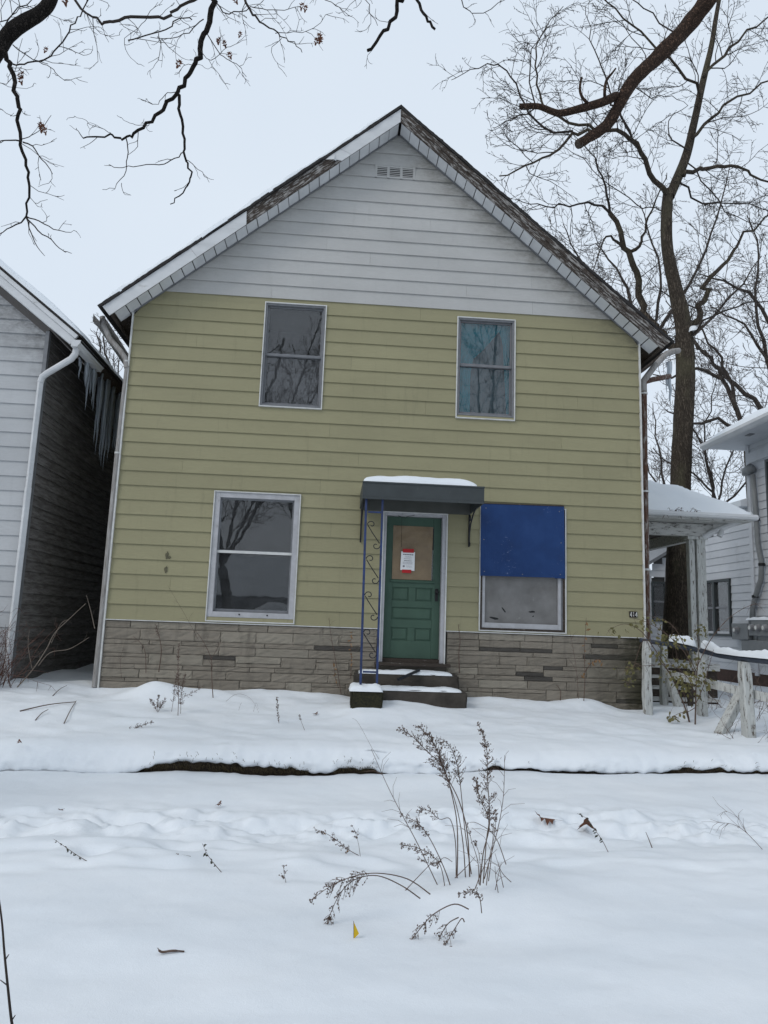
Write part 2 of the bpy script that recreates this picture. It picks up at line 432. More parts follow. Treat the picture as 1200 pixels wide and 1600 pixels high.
def stone_mat(name, c, c2, var):
    m, t, b = nt(name)
    v = coords(t, (0.7, 1, 3.0))
    col = ramp(t, noise(t, v, 7, 8, 0.7), [(0.28, c2), (0.5, mul(c, 0.92)), (0.72, c)])
    col = objvar(t, col, var)
    sep = N(t, 'ShaderNodeSeparateXYZ'); tc = N(t, 'ShaderNodeTexCoord'); t.links.new(tc.outputs['Object'], sep.inputs[0])
    # algae in the damp corner by the fence, soot streaks elsewhere
    cor = math_node(t, 'DIVIDE', math_node(t, 'SUBTRACT', sep.outputs['X'], 3.55), 1.0, True)
    vv = coords(t, (1, 1, 1), False)
    al = ramp(t, noise(t, vv, 3.2, 8, 0.7), [(0.30, (0, 0, 0)), (0.52, (1, 1, 1))])
    col = mixc(t, math_node(t, 'MULTIPLY', math_node(t, 'POWER', cor, 1.2), al), col, (0.028, 0.027, 0.014))
    soot = ramp(t, noise(t, coords(t, (3, 1, 0.8), False), 1.6, 8, 0.7), [(0.52, (0, 0, 0)), (0.72, (0.55,) * 3)])
    col = mixc(t, soot, col, (0.075, 0.066, 0.055))
    t.links.new(col, b.inputs['Base Color']); b.inputs['Roughness'].default_value = 0.9
    b.inputs['Specular IOR Level'].default_value = 0.2
    bump(t, b, noise(t, v, 45, 8, 0.75), 0.7, 0.012)
    return m
MT['stone_a'] = stone_mat('stone_grey', (0.236, 0.209, 0.171), (0.172, 0.150, 0.122), 0.12)
MT['stone_b'] = stone_mat('stone_beige', (0.272, 0.245, 0.200), (0.20, 0.178, 0.145), 0.10)
MT['stone_c'] = stone_mat('stone_dark', (0.085, 0.078, 0.070), (0.06, 0.054, 0.048), 0.15)

# snow
def snow_mat():
    m, t, b = nt('snow')
    v = coords(t, (1, 1, 1), False)
    col = ramp(t, noise(t, v, 1.2, 6), [(0.3, (0.71, 0.75, 0.79)), (0.7, (0.77, 0.80, 0.83))])
    t.links.new(col, b.inputs['Base Color'])
    b.inputs['Roughness'].default_value = 0.75; b.inputs['Specular IOR Level'].default_value = 0.2
    h = mixc(t, 0.5, mixc(t, 0.5, noise(t, v, 190, 3, 0.7), noise(t, v, 55, 4, 0.7)), noise(t, v, 14, 5, 0.6))
    bump(t, b, h, 0.42, 0.014)
    return m
MT['snow'] = snow_mat()

def glass_mat(name, tint=(1, 1, 1), refl=1.0):
    m, t, b = nt(name); t.nodes.remove(b)
    out = t.nodes['Material Output']
    fr = N(t, 'ShaderNodeFresnel', IOR=1.55)
    v = coords(t, (1, 1, 1), False)
    bp = N(t, 'ShaderNodeBump', Strength=0.018, Distance=0.02)
    t.links.new(noise(t, v, 3.5, 2), bp.inputs['Height'])
    gl = N(t, 'ShaderNodeBsdfGlossy', Roughness=0.004)
    t.links.new(bp.outputs[0], gl.inputs['Normal'])
    tr = N(t, 'ShaderNodeBsdfTransparent'); tr.inputs[0].default_value = (*mul(tint, 0.82), 1)
    mx = N(t, 'ShaderNodeMixShader')
    mm = math_node(t, 'MULTIPLY', fr.outputs[0], refl * 1.45, True)   # inner and outer faces of two lights of glass
    t.links.new(mm, mx.inputs[0]); t.links.new(tr.outputs[0], mx.inputs[1]); t.links.new(gl.outputs[0], mx.inputs[2])
    df = N(t, 'ShaderNodeBsdfDiffuse'); df.inputs[0].default_value = (0.30, 0.31, 0.32, 1)
    dust = ramp(t, noise(t, coords(t, (1, 1, 1.4), False), 5.0, 7, 0.7), [(0.3, (0.03,) * 3), (0.75, (0.12,) * 3)])
    m2 = N(t, 'ShaderNodeMixShader'); t.links.new(dust, m2.inputs[0]); t.links.new(mx.outputs[0], m2.inputs[1]); t.links.new(df.outputs[0], m2.inputs[2])
    t.links.new(m2.outputs[0], out.inputs['Surface'])
    return m
MT['glass'] = glass_mat('window_glass')
MT['glass_far'] = glass_mat('far_window_glass', (1, 1, 1), .35)
def ice_mat():
    m, t, b = nt('ice')
    b.inputs['Base Color'].default_value = (0.50, 0.55, 0.60, 1); b.inputs['Roughness'].default_value = 0.18
    b.inputs['Transmission Weight'].default_value = 0.55; b.inputs['IOR'].default_value = 1.31
    bump(t, b, noise(t, coords(t, (1, 1, 1), False), 40), 0.4, 0.01)
    return m
MT['ice'] = ice_mat()

def blue_board_mat():
    m, t, b = nt('blue_painted_plywood')
    v = coords(t, (1, 1, 1), False)
    col = ramp(t, noise(t, v, 3, 6), [(0.25, (0.005, 0.026, 0.098)), (0.5, (0.006, 0.034, 0.128)), (0.75, (0.012, 0.046, 0.155))])
    # paint flecks worn through near the upper right
    fl = ramp(t, noise(t, coords(t, (1, 1, 1.6), False), 30, 6, 0.75), [(0.60, (0, 0, 0)), (0.64, (1, 1, 1))])
    zone = ramp(t, noise(t, v, 2.2, 3), [(0.54, (0, 0, 0)), (0.64, (1, 1, 1))])
    f = math_node(t, 'MULTIPLY', fl, zone)
    col = mixc(t, math_node(t, 'MULTIPLY', f, 0.55), col, (0.24, 0.30, 0.46))
    t.links.new(col, b.inputs['Base Color']); b.inputs['Roughness'].default_value = 0.6
    b.inputs['Specular IOR Level'].default_value = 0.3
    g2_ = mixc(t, 0.5, noise(t, v, 26, 8, 0.8), noise(t, coords(t, (14, 1, 1.2), False), 5, 6, 0.7))
    bump(t, b, g2_, 0.8, 0.008)
    return m
MT['blue_board'] = blue_board_mat()

# ------------------------------------------------------------------ ground
def bank_y(x): return -2.50 + 0.062 * np.clip(x, -30, 30) + 0.05 * vnoise(np.asarray(x) * 1.3, np.asarray(x) * 0, 5)

def low_h(x, y):
    x = np.asarray(x, float); y = np.asarray(y, float)
    z = 0.085 * fbm(x * 0.45, y * 0.8, 3, 2) + 0.034 * fbm(x * 1.1 + 5, y * 2.2, 11, 2)
    near = np.exp(-((y + 4.2 - 0.03 * x + 0.15 * vnoise(x * 0.6, y * 0, 8)) / 0.36) ** 2)
    z = z + near * (0.10 * fbm(x * 2.6, y * 4.6, 21, 2) + 0.075 * fbm(x * 7, y * 10, 25, 3) - 0.045)
    near2 = np.exp(-((y + 4.55 + 0.02 * x) / 0.16) ** 2)
    z = z - near2 * (0.03 + 0.05 * vnoise(x * 1.6, y * 0, 27))
    b2 = np.exp(-((y + 5.05 + 0.1 * x * 0.3) / 0.30) ** 2)
    z = z + b2 * (0.07 * fbm(x * 1.7, y * 3.4, 31, 3)) + 0.006 * fbm(x * 6, y * 9, 35, 3)
    for (fx, fy, sx, sy2, dp) in DENTS:
        z = z - dp * np.exp(-(((x - fx) / sx) ** 2 + ((y - fy) / sy2) ** 2))
    z = z + 0.10 * np.exp(-(((x - 1.0) / 0.5) ** 2 + ((y + 5.75) / 0.34) ** 2)) * 0.85
    # drift against the bank
    z = z + 0.05 * sstep(-3.4, -2.5, y)
    far = np.maximum(np.abs(x) - 12, 0) + np.maximum(-12 - y, 0)
    return z * np.exp(-far * 0.15)
_rg = random.Random(4)
DENTS = [(_rg.uniform(-3.5, 4.5), -4.95 + _rg.uniform(-0.25, 0.25), _rg.uniform(.1, .2), _rg.uniform(.05, .09), _rg.uniform(.02, .05)) for _ in range(26)]
DENTS += [(_rg.uniform(-2.5, 0.2), -5.35 + _rg.uniform(-0.12, 0.12), _rg.uniform(.12, .26), _rg.uniform(.05, .09), _rg.uniform(.02, .04)) for _ in range(9)]

def wall_base(x): return np.clip(0.635 - 0.0125 * (np.asarray(x, float) + 3.175), 0.42, 0.68)
MOUNDS = [(-2.25, -0.50, 0.42, 0.24, 0.20), (-1.55, -0.35, 0.35, 0.2, 0.07), (-0.6, -0.12, 0.6, 0.2, 0.04), (3.6, -0.1, 0.35, 0.18, 0.09), (0.40, -1.0, 0.35, 0.25, 0.05), (0.75, -0.95, 0.85, 0.42, 0.11),
          (2.5, -0.1, 0.7, 0.15, 0.05), (-3.05, -0.35, 0.3, 0.22, -0.05), (4.35, -0.05, .4, .2, -0.05)]
def yard_h(x, y):
    x = np.asarray(x, float); y = np.asarray(y, float)
    t = np.clip((y - bank_y(x)) / (0 - bank_y(x)), 0, 1)
    top = 0.26
    z = top + (wall_base(x) - top) * (0.75 * t + 0.25 * t * t)
    z = z + 0.06 * fbm(x * 0.9, y * 1.6, 41, 3) * sstep(0, 0.25, t) + 0.028 * fbm(x * 2.6, y * 4.5, 44, 3) * np.exp(-np.abs(y) * 0.12)
    for (mx, my, sx, sy2, h) in MOUNDS:
        z = z + h * np.exp(-(((x - mx) / sx) ** 2 + ((y - my) / sy2) ** 2))
    return z

def ground_h(x, y):
    return np.where(np.asarray(y) > bank_y(x), yard_h(x, y), low_h(x, y))

def G(px, py):
    """where the ray through a photograph pixel meets the ground"""
    d = ray(px, py)
    ts = np.linspace(2.0, 40.0, 6000)
    pts = CAM[None, :] + ts[:, None] * d[None, :]
    h = ground_h(pts[:, 0], pts[:, 1])
    i = np.argmax(pts[:, 2] <= h)
    return np.array([pts[i, 0], pts[i, 1], float(h[i])])

def graded(a, b, step, far_lo, far_hi):
    c = list(np.arange(a, b + 1e-6, step))
    s = step; v = a
    lo = []
    while v > far_lo: s *= 1.35; v -= s; lo.append(v)
    s = step; v = c[-1]; hi = []
    while v < far_hi: s *= 1.35; v += s; hi.append(v)
    return np.array(lo[::-1] + c + hi)

def build_ground():
    xs = graded(-6.0, 7.0, 0.026, -500, 500)
    by = bank_y(xs)
    rows = []; mats = []
    ylow = graded(-7.6, -2.75, 0.03, -500, -2.76)
    ylow = ylow[ylow < -2.76]
    for y in ylow:
        # rows relax to the bank line near it
        k = sstep(-4.0, -2.76, y)
        yy = y + k * (by + 2.50)
        rows.append(np.stack([xs, yy, low_h(xs, yy)], -1)); mats.append(0)
    ztop = yard_h(xs, by + 0.22)
    zl = low_h(xs, by - 0.04)
    open_l = sstep(-2.35, -1.7, xs) * (1 - sstep(0.45, 0.8, xs))
    open_r = sstep(1.65, 1.8, xs) * 0.62
    n1 = vnoise(xs * 1.5, xs * 0, 61) + 0.6 * vnoise(xs * 5, xs * 0, 62) + 0.4 * vnoise(xs * 14, xs * 0, 63)
    gap = (open_l * (0.066 + 0.055 * n1) + open_r * (0.038 + 0.06 * n1) + (1 - np.maximum(open_l, open_r)) * (-0.03 + 0.06 * n1))
    gap = np.where(np.abs(xs) > 9, -0.02, gap)
    zl2 = zl + 0.02 * n1
    rows.append(np.stack([xs, by - 0.05, zl2], -1)); mats.append(0)
    rows.append(np.stack([xs, by - 0.012, zl2 - 0.02], -1)); mats.append(1)
    zb = np.maximum(zl2 + gap, zl2 - 0.015)
    for k in (0.35, 0.7, 1.0):
        rows.append(np.stack([xs, by - 0.008 + 0.03 * vnoise(xs * 9, xs * 0 + k * 7, 71) + 0.02 * vnoise(xs * 20, xs * 0 + k * 9, 72), zl2 - 0.02 + (zb - zl2 + 0.02) * k], -1)); mats.append(1)
    # lip of snow, crusty
    lip = [(-0.030, 0.0), (-0.045, 0.10), (-0.040, 0.22), (-0.028, 0.34), (-0.008, 0.46), (0.018, 0.57), (0.048, 0.67), (0.082, 0.76), (0.118, 0.84), (0.155, 0.91), (0.195, 0.96)]
    for k, (dy, f) in enumerate(lip):
        zz = zb + (ztop - zb) * f
        cr = 0.05 * vnoise(xs * 1.9, xs * 0 + k * .5, 80) + 0.020 * vnoise(xs * 8, xs * 0 + k * 1.1, 81) + 0.026 * vnoise(xs * 19, xs * 0 + k * 1.9, 82)
        rows.append(np.stack([xs, by + dy + cr * (0.5 if k == 0 else 1) * min(1, (11 - k) / 3), zz + 0.35 * cr], -1)); mats.append(0)
    yup = graded(-2.25, 0.3, 0.03, -2.26, 600)
    for y in yup[1:]:
        k = 1 - sstep(-2.25, -0.9, y)
        yy = y + k * (by + 2.50)
        rows.append(np.stack([xs, yy, yard_h(xs, yy)], -1)); mats.append(0)
    V = np.stack(rows, 0)
    mi = np.repeat(np.array(mats[1:])[:, None], len(xs) - 1, 1)
    mb = MB().grid(V, mi)
    o = mb.build('snow_covered_ground', [MT['snow'], MT['soil']], None, smooth=True)
    tag(o, 'snow covered yard with a bare soil bank above the snowed sidewalk', 'ground', kind='structure')
    # blades of dead grass standing out of the bare soil of the bank
    g = MB(); r = random.Random(9)
    for i in range(1500):
        x = r.choice([r.uniform(-2.2, 0.7), r.uniform(-2.2, .7), r.uniform(1.7, 6.0)])
        y0 = float(bank_y(x)) - 0.02
        z0 = float(np.interp(x, xs, zl2)) + r.uniform(0.0, 0.05)
        if np.interp(x, xs, gap) < 0.03: continue
        if r.random() < .10: y0 -= .03; z0 += r.uniform(.03, .14)
        h = r.uniform(0.02, 0.06); a = r.uniform(-0.6, 0.6)
        p = [(x, y0, z0), (x + a * h * .4, y0 - .02, z0 + h * 0.6), (x + a * h, y0 - .05, z0 + h * r.uniform(.5, .95))]
        g.tube(p, [0.0022, 0.0018, 0.0006], 3, False)
    tag(g.build('dead_grass', MT['drygrass']), 'dead grass blades hanging over the bare soil edge of the yard', 'grass', kind='stuff')
build_ground()

# ------------------------------------------------------------------ the house
XL, XR = -3.175, 4.575
Z_STONE, Z_SEAM, LAP = 1.525, 6.424, 0.213
HOUSE_D = 9.0
house = empty('house')
house.location = (0, 0, 0)
tag(house, 'two-storey gabled house with olive yellow siding, white gable and stone base', 'house')

OPEN = {'w1': (-1.235, -0.308, 4.715, 6.352), 'w2': (1.708, 2.612, 4.70, 6.312), 'w3': (-1.79, -0.545, 1.545, 3.412), 'w4': (2.108, 3.395, 1.545, 3.385), 'door': (0.665, 1.625, 1.06, 3.235)}

def xl(z): return max(XL, APX - (APZ - z) / SLOPE)
def xr(z): return min(XR, APX + (APZ - z) / SLOPE)

def lap_piece(name, xa0, xb0, za, xa1, xb1, zb, rz0, rz1, m, yb=0.0, tb=0.023, tt=0.004):
    """piece of lap board between heights za and zb of the lap rz0..rz1; ends may slant"""
    fa = (za - rz0) / (rz1 - rz0); fb = (zb - rz0) / (rz1 - rz0)
    ya = yb - (tb + (tt - tb) * fa); yt = yb - (tb + (tt - tb) * fb)
    e = 0.007 if fa < 0.01 else 0.0            # undercut drip edge
    u = 0.020 if fb > 0.99 and xb1 - xa1 > 0.2 else 0.0
    du = u / (zb - za)
    xa2, xb2 = xa1 + (xa1 - xa0) * du, xb1 + (xb1 - xb0) * du
    mb = MB().hexa([(xa0, ya, za), (xb0, ya, za), (xb0, yb + 0.01, za + e), (xa0, yb + 0.01, za + e), (xa2, yt, zb + u), (xb2, yt, zb + u), (xb2, yb + 0.01, zb + u), (xa2, yb + 0.01, zb + u)])
    return mb.build(name, m, house)

def lap_row(z0, z1, m, rnd):
    # split vertically where an opening's head or sill cuts the lap
    cuts = [z0, z1]
    for o in OPEN.values():
        for z in (o[2], o[3]):
            if z0 + 0.012 < z < z1 - 0.012: cuts.append(z)
    cuts.sort()
    joints = []
    x = XL + rnd.uniform(0.8, 6.0)
    while x < XR - 0.5:
        joints.append(x); x += rnd.uniform(3.2, 5.5)
    for za, zb in zip(cuts[:-1], cuts[1:]):
        if zb - za < 0.004: continue
        zm = (za + zb) / 2
        holes = sorted((o[0], o[1]) for o in OPEN.values() if o[2] < zm < o[3])
        segs = []; a = None
        cur = 'L'
        for h in holes + [None]:
            segs.append((cur, 'R' if h is None else h[0])); cur = None if h is None else h[1]
        for s0, s1 in segs:
            a0, a1 = (xl(za), xl(zb)) if s0 == 'L' else (s0, s0)
            b0, b1 = (xr(za), xr(zb)) if s1 == 'R' else (s1, s1)
            js = [j for j in joints if a0 + 0.3 < j < b0 - 0.3]
            pa0, pa1 = a0, a1
            for j in js + [None]:
                e0, e1 = (b0, b1) if j is None else (j - 0.0010, j - 0.0010)
                lap_piece('siding_board', pa0, e0, za, pa1, e1, zb, z0, z1, m)
                if j is not None: pa0 = pa1 = j + 0.0010

_r = random.Random(12)
z = Z_STONE + 0.004
rows = 23
step_z = (Z_SEAM - Z_STONE - 0.004) / rows
for i in range(rows):
    lap_row(z, z + step_z, MT['yellow'], _r); z += step_z
VENT = None
wz = Z_SEAM
vent_row = 10
k = 0
while wz < APZ - 0.1:
    z1 = min(wz + LAP, APZ - 0.03)
    if k == vent_row:
        VENT = (wz, z1)
        OPEN['vent'] = (0.345, 0.985, wz - 0.001, z1 + 0.001)
    lap_row(wz, z1, MT['white'], _r); wz = z1; k += 1
    if 'vent' in OPEN and k > vent_row: OPEN.pop('vent')

# sheathing behind the boards, open at the windows and the door
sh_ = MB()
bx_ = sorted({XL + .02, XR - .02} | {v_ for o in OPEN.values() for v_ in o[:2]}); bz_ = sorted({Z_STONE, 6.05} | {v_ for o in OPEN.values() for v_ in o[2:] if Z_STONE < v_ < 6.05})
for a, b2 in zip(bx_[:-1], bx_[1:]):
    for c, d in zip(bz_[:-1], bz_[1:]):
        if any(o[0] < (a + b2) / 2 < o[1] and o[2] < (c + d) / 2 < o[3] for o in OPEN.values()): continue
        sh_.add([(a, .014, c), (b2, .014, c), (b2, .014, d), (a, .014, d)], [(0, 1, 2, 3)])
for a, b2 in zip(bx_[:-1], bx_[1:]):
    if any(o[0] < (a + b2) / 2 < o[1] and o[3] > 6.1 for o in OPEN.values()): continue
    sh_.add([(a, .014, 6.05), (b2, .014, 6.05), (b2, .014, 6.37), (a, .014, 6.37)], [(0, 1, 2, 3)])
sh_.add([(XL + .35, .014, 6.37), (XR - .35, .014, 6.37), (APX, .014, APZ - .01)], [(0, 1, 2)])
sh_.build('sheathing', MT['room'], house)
# gable vent: three louvred panels
vz0, vz1 = VENT
v = MB().box(0.345, 0.985, -0.004, 0.012, vz0, vz1)
vent = v.build('gable_vent', MT['white'], house)
fr = MB()
for i in range(3):
    x0 = 0.345 + 0.03 + i * 0.205
    fr = MB()
    fr.box(x0, x0 + 0.16, -0.006, -0.0045, vz0 + 0.03, vz1 - 0.03, 0)
    fr.build('vent_opening', MT['blackmetal'], vent)
    for j in range(5):
        zz = vz0 + 0.034 + j * 0.030
        s = MB().hexa([(x0 - .004, -0.026, zz), (x0 + .164, -0.026, zz), (x0 + .164, -0.008, zz + .014), (x0 - .004, -0.008, zz + .014),
                       (x0 - .004, -0.026, zz + .014), (x0 + .164, -0.026, zz + .014), (x0 + .164, -0.008, zz + .020), (x0 - .004, -0.008, zz + .020)])
        s.build('louvre_slat', MT['white'], vent)
fr = MB()
for xx in (0.345, 0.5395, 0.7445, 0.9495): fr.box(xx, xx + 0.0355, -0.024, -0.005, vz0 + .001, vz1 - 0.002)
fr.box(0.345, 0.985, -0.0235, -0.005, vz0 + .001, vz0 + 0.028); fr.box(0.345, 0.985, -0.0205, -0.005, vz1 - 0.028, vz1 - 0.002)
fr.build('vent_frame', MT['white'], vent)

# stone base of coursed ashlar
MB().box(XL, 0.64, 0.002, 0.2, 0.1, Z_STONE - 0.012).build('mortar_bed', MT['mortar'], house)
MB().box(1.65, XR, 0.002, 0.2, 0.1, Z_STONE - 0.012).build('mortar_bed', MT['mortar'], house)
MB().box(0.64, 1.65, 0.003, 0.2, 0.1, 1.035).build('mortar_bed', MT['mortar'], house)

def stone(x0, x1, z0, z1, m, r):
    g = 0.0030
    x0 += g; x1 -= g; z0 += g; z1 -= g
    nx = max(4, int((x1 - x0) / 0.07)); nz = 3 if z1 - z0 < .09 else 4
    us = np.concatenate([[0, 0.02], np.linspace(0.06, 0.94, nx), [0.98, 1]]); us = np.concatenate([[0], us, [1]])
    vs_ = np.concatenate([[0, 0], np.linspace(0.12, 0.88, nz), [1, 1]])
    proud = r.uniform(0.014, 0.026)
    V = np.zeros((len(vs_), len(us), 3))
    for i, v_ in enumerate(vs_):
        for j, u in enumerate(us):
            edge = i in (0, len(vs_) - 1) or j in (0, len(us) - 1)
            inner = min(i, len(vs_) - 1 - i, j, len(us) - 1 - j)
            d = 0.0 if edge else (proud - 0.006 if inner == 1 else proud + r.uniform(-0.006, 0.006))
            jx = r.uniform(-.004, .004) if inner == 1 else 0
            V[i, j] = (x0 + (x1 - x0) * u + jx, 0.004 if edge else -d, z0 + (z1 - z0) * v_ + (r.uniform(-.003, .003) if inner == 1 else 0))
    MB().grid(V).build('stone', m, house)

def stone_course(xa, xb, z0, z1, r):
    x = xa
    while x < xb - 0.02:
        w = r.uniform(0.34, 0.80)
        if xb - (x + w) < 0.2: w = xb - x
        h = z1 - z0
        q = r.random()
        m1 = MT['stone_b'] if r.random() < 0.26 else MT['stone_a']
        if h > 0.125 and q < 0.42:
            t = 0.052 if r.random() < 0.5 else h - 0.052
            thin_low = r.random() < 0.5
            zc = z0 + (0.055 if thin_low else h - 0.055)
            lo, hi = (z0, zc), (zc, z1)
            thin, fat = (lo, hi) if thin_low else (hi, lo)
            mt = MT['stone_c'] if r.random() < 0.32 else MT['stone_a']
            if w > 0.5 and r.random() < 0.6:
                c = x + w * r.uniform(.4, .6)
                stone(x, c, *thin, mt, r); stone(c, x + w, *thin, MT['stone_a'], r)
            else: stone(x, x + w, *thin, mt, r)
            stone(x, x + w, *fat, m1, r)
        elif h < 0.08:
            stone(x, x + w, z0, z1, MT['stone_c'] if q > 0.84 else MT['stone_a'], r)
        else:
            stone(x, x + w, z0, z1, m1, r)
        x += w
rs = random.Random(31)
heights = [0.10, 0.155, 0.065, 0.12, 0.15, 0.065, 0.12, 0.155, 0.10, 0.12, .1]
zz = Z_STONE - 0.014
for h in heights:
    if zz - h < 0.36: h = zz - 0.36
    if h < 0.04: break
    if zz > 1.03:
        stone_course(XL + 0.01, 0.64, zz - h, zz, rs); stone_course(1.65, XR - 0.005, zz - h, zz, rs)
    else: stone_course(XL + 0.01, XR - 0.005, zz - h, zz, rs)
    zz -= h

# thin white drip edge over the stone, corner trims
MB().box(XL, 0.655, -0.040, 0.0, Z_STONE - 0.009, Z_STONE + 0.003).build('drip_edge', MT['trim'], house)
MB().box(1.632, XR, -0.040, 0.0, Z_STONE - 0.009, Z_STONE + 0.003).build('drip_edge', MT['trim'], house)
MB().box(XL - 0.010, XL + 0.012, -0.046, 0.05, 0.4, 6.05).build('corner_trim', MT['trim'], house)
MB().box(XR - 0.012, XR + 0.010, -0.046, 0.05, 0.4, 6.05).build('corner_trim', MT['trim'], house)

# side and back walls
for side, xw in ((-1, XL), (1, XR)):
    zs = 0.3
    while zs < 6.0:
        z1 = min(zs + LAP, 6.06)
        a, b2 = (xw - 0.0, xw - 0.022) if side < 0 else (xw, xw + 0.022)
        MB().hexa([(b2, 0.052, zs), (a, 0.052, zs), (a, HOUSE_D, zs), (b2, HOUSE_D, zs), (a + side * .006, 0.052, z1), (a - side * .01, 0.052, z1), (a - side * .01, HOUSE_D, z1), (a + side * .006, HOUSE_D, z1)]).build('siding_board', MT['yellow'], house)
        zs = z1
MB().prism([(XL + .05, 0.3), (XR - .05, 0.3), (XR - .05, 6.05), (APX, APZ + .0), (XL + .05, 6.05)], HOUSE_D - 0.1, HOUSE_D).build('back_wall', MT['yellow'], house)

# roof
NRM = math.sqrt(1 + SLOPE * SLOPE)
S_EAVE = 4.12
def S(side, s, y, h):
    return (APX + side * (s + SLOPE * h / NRM), y, APZ - SLOPE * s + h / NRM)
def slope_box(mb, side, s0, s1, y0, y1, h0, h1, mi=0):
    return mb.hexa([S(side, s0, y0, h0), S(side, s1, y0, h0), S(side, s1, y1, h0), S(side, s0, y1, h0),
                    S(side, s0, y0, h1), S(side, s1, y0, h1), S(side, s1, y1, h1), S(side, s0, y1, h1)], mi)
def slope_box_mitre(mb, side, s1, y0, y1, h0, h1, mi=0):
    """as slope_box but meeting its twin on the centre line at the ridge"""
    a = [S(side, 0, y0, h0), S(side, 0, y0, h1)]
    z0 = APZ + h0 * NRM; z1 = APZ + h1 * NRM
    return mb.hexa([(APX, y0, z0), S(side, s1, y0, h0), S(side, s1, y1, h0), (APX, y1, z0), (APX, y0, z1), S(side, s1, y0, h1), S(side, s1, y1, h1), (APX, y1, z1)], mi)
Y_F = -0.32
roof = MB()
for sd in (-1, 1): slope_box_mitre(roof, sd, S_EAVE, Y_F + 0.026, HOUSE_D + 0.2, 0.128, 0.160)
roof = roof.build('roof', MT['wood_old'], house)
for sd in (-1, 1):
    # shingle layer with a ragged rake edge
    n = 150; ss = np.linspace(0, S_EAVE + 0.05, n)
    rag = 0.020 * vnoise(ss * 2.2, ss * 0, 90 + sd) + 0.018 * vnoise(ss * 9, ss * 0, 91 + sd) + 0.012 * vnoise(ss * 28, ss * 0, 92 + sd)
    low = 0.012 * vnoise(ss * 7, ss * 0 + 3, 93 + sd) + 0.010 * vnoise(ss * 25, ss * 0 + 3, 94 + sd)
    hh = 0.02 if sd < 0 else 0.035
    V = np.zeros((4, n, 3))
    for j, s in enumerate(ss):
        yy = Y_F - 0.03 + rag[j]
        tp = 0.192 + abs(low[j]) * (0.6 if sd < 0 else 1.2)
        def pt(y, h): return (APX, y, APZ + h * NRM) if s == 0 else S(sd, s, y, h)
        V[0, j] = pt(HOUSE_D, 0.162); V[1, j] = pt(yy, 0.154 + low[j]); V[2, j] = pt(yy, tp); V[3, j] = pt(HOUSE_D, 0.19)
    MB().grid(V, 0, sd > 0).build('shingles', MT['shingle'], roof)
    # weathered wooden rake board, under the white metal on the left slope
    fb = MB()
    ns = 40
    for i in range(1):
        slope_box_mitre(fb, sd, S_EAVE, Y_F, Y_F + 0.025, -0.012, 0.154)
    fb.build('rake_board', MT['fascia_old' if sd > 0 else 'fascia_old_l'], roof)
    if sd > 0:
        b3 = MB(); slope_box_mitre(b3, sd, S_EAVE + .01, Y_F - 0.016, Y_F - 0.0005, 0.075, 0.152)
        b3.build('rake_moulding', MT['fascia_old'], roof)
    # eave box and eave fascia running back
    eb = MB(); slope_box(eb, sd, 3.9, S_EAVE - 0.03, -0.28, HOUSE_D, 0.012, 0.126); eb.build('eave_underside', MT['wood_old'], roof)
    ef = MB(); slope_box(ef, sd, S_EAVE - 0.028, S_EAVE, Y_F + .027, HOUSE_D, -0.03, 0.126); ef.build('eave_fascia', MT['wood_old'], roof)
    # soffit panels of the rake
    pitch = 0.150; k = 0; s = 0.02
    while s < S_EAVE - 0.12:
        e = min(s + pitch, S_EAVE - 0.04)
        mb = MB()
        def sp(ss_, y, h): return S(sd, max(ss_, 0.0) , y, h)
        slope_box(mb, sd, s + 0.006, e - 0.006, Y_F + 0.028, -0.010 if e < 3.86 else 0.03, -0.008 - 0.004 * (k % 2), 0.006)
        mb.build('soffit_panel', MT['soffit'], roof)
        s = e; k += 1
    # dark channel behind the panel joints + j-trim at the wall
    ch = MB(); slope_box(ch, sd, 0.0, S_EAVE - 0.06, Y_F + 0.028, -0.002, 0.0065, 0.0105); ch.build('soffit_channel', MT['blackmetal'], roof)
    jt = MB(); slope_box(jt, sd, 0.03, 3.87, -0.042, -0.026, -0.030, -0.010); jt.build('frieze_trim', MT['alum'], roof)
# white metal cover of the left rake, torn open over a stretch
sA = APX - P(527, 252, Y_F)[0]; sB = APX - P(390, 335, Y_F)[0]
def cover(s0, s1, slant0, slant1, mitre=False):
    mb = MB(); h0, h1 = -0.020, 0.150
    y0, y1 = Y_F - 0.010, Y_F - 0.0015
    if mitre:
        a0, a1 = (APX, APZ + h0 * NRM), (APX, APZ + h1 * NRM)
    else:
        q = S(-1, s0 - slant0, 0, h0), S(-1, s0 + slant0, 0, h1); a0, a1 = (q[0][0], q[0][2]), (q[1][0], q[1][2])
    b0, b1 = S(-1, s1 - slant1, 0, h0), S(-1, s1 + slant1, 0, h1)
    mb.prism([a0, (b0[0], b0[2]), (b1[0], b1[2]), a1], y0, y1)
    return mb.build('rake_cover', MT['metal_white'], roof)
cover(0, 0.78, 0, 0.03, True); cover(0.784, sA, 0.03, 0.06); cover(sB, 2.95, -0.05, 0.0); cover(2.953, S_EAVE + 0.01, 0.0, 0.0)
# curled corner of the torn metal
c0 = np.array(S(-1, sA, Y_F - 0.012, 0.02)); c1 = np.array(S(-1, sA + 0.10, Y_F - 0.05, 0.12)); c2 = np.array(S(-1, sA - 0.05, Y_F - 0.012, 0.13)); c3 = np.array(S(-1, sA + .02, Y_F - .045, .05))
MB().add([c0, c3, c1, c2], [(0, 1, 2, 3)]).build('torn_flap', MT['metal_white'], roof)

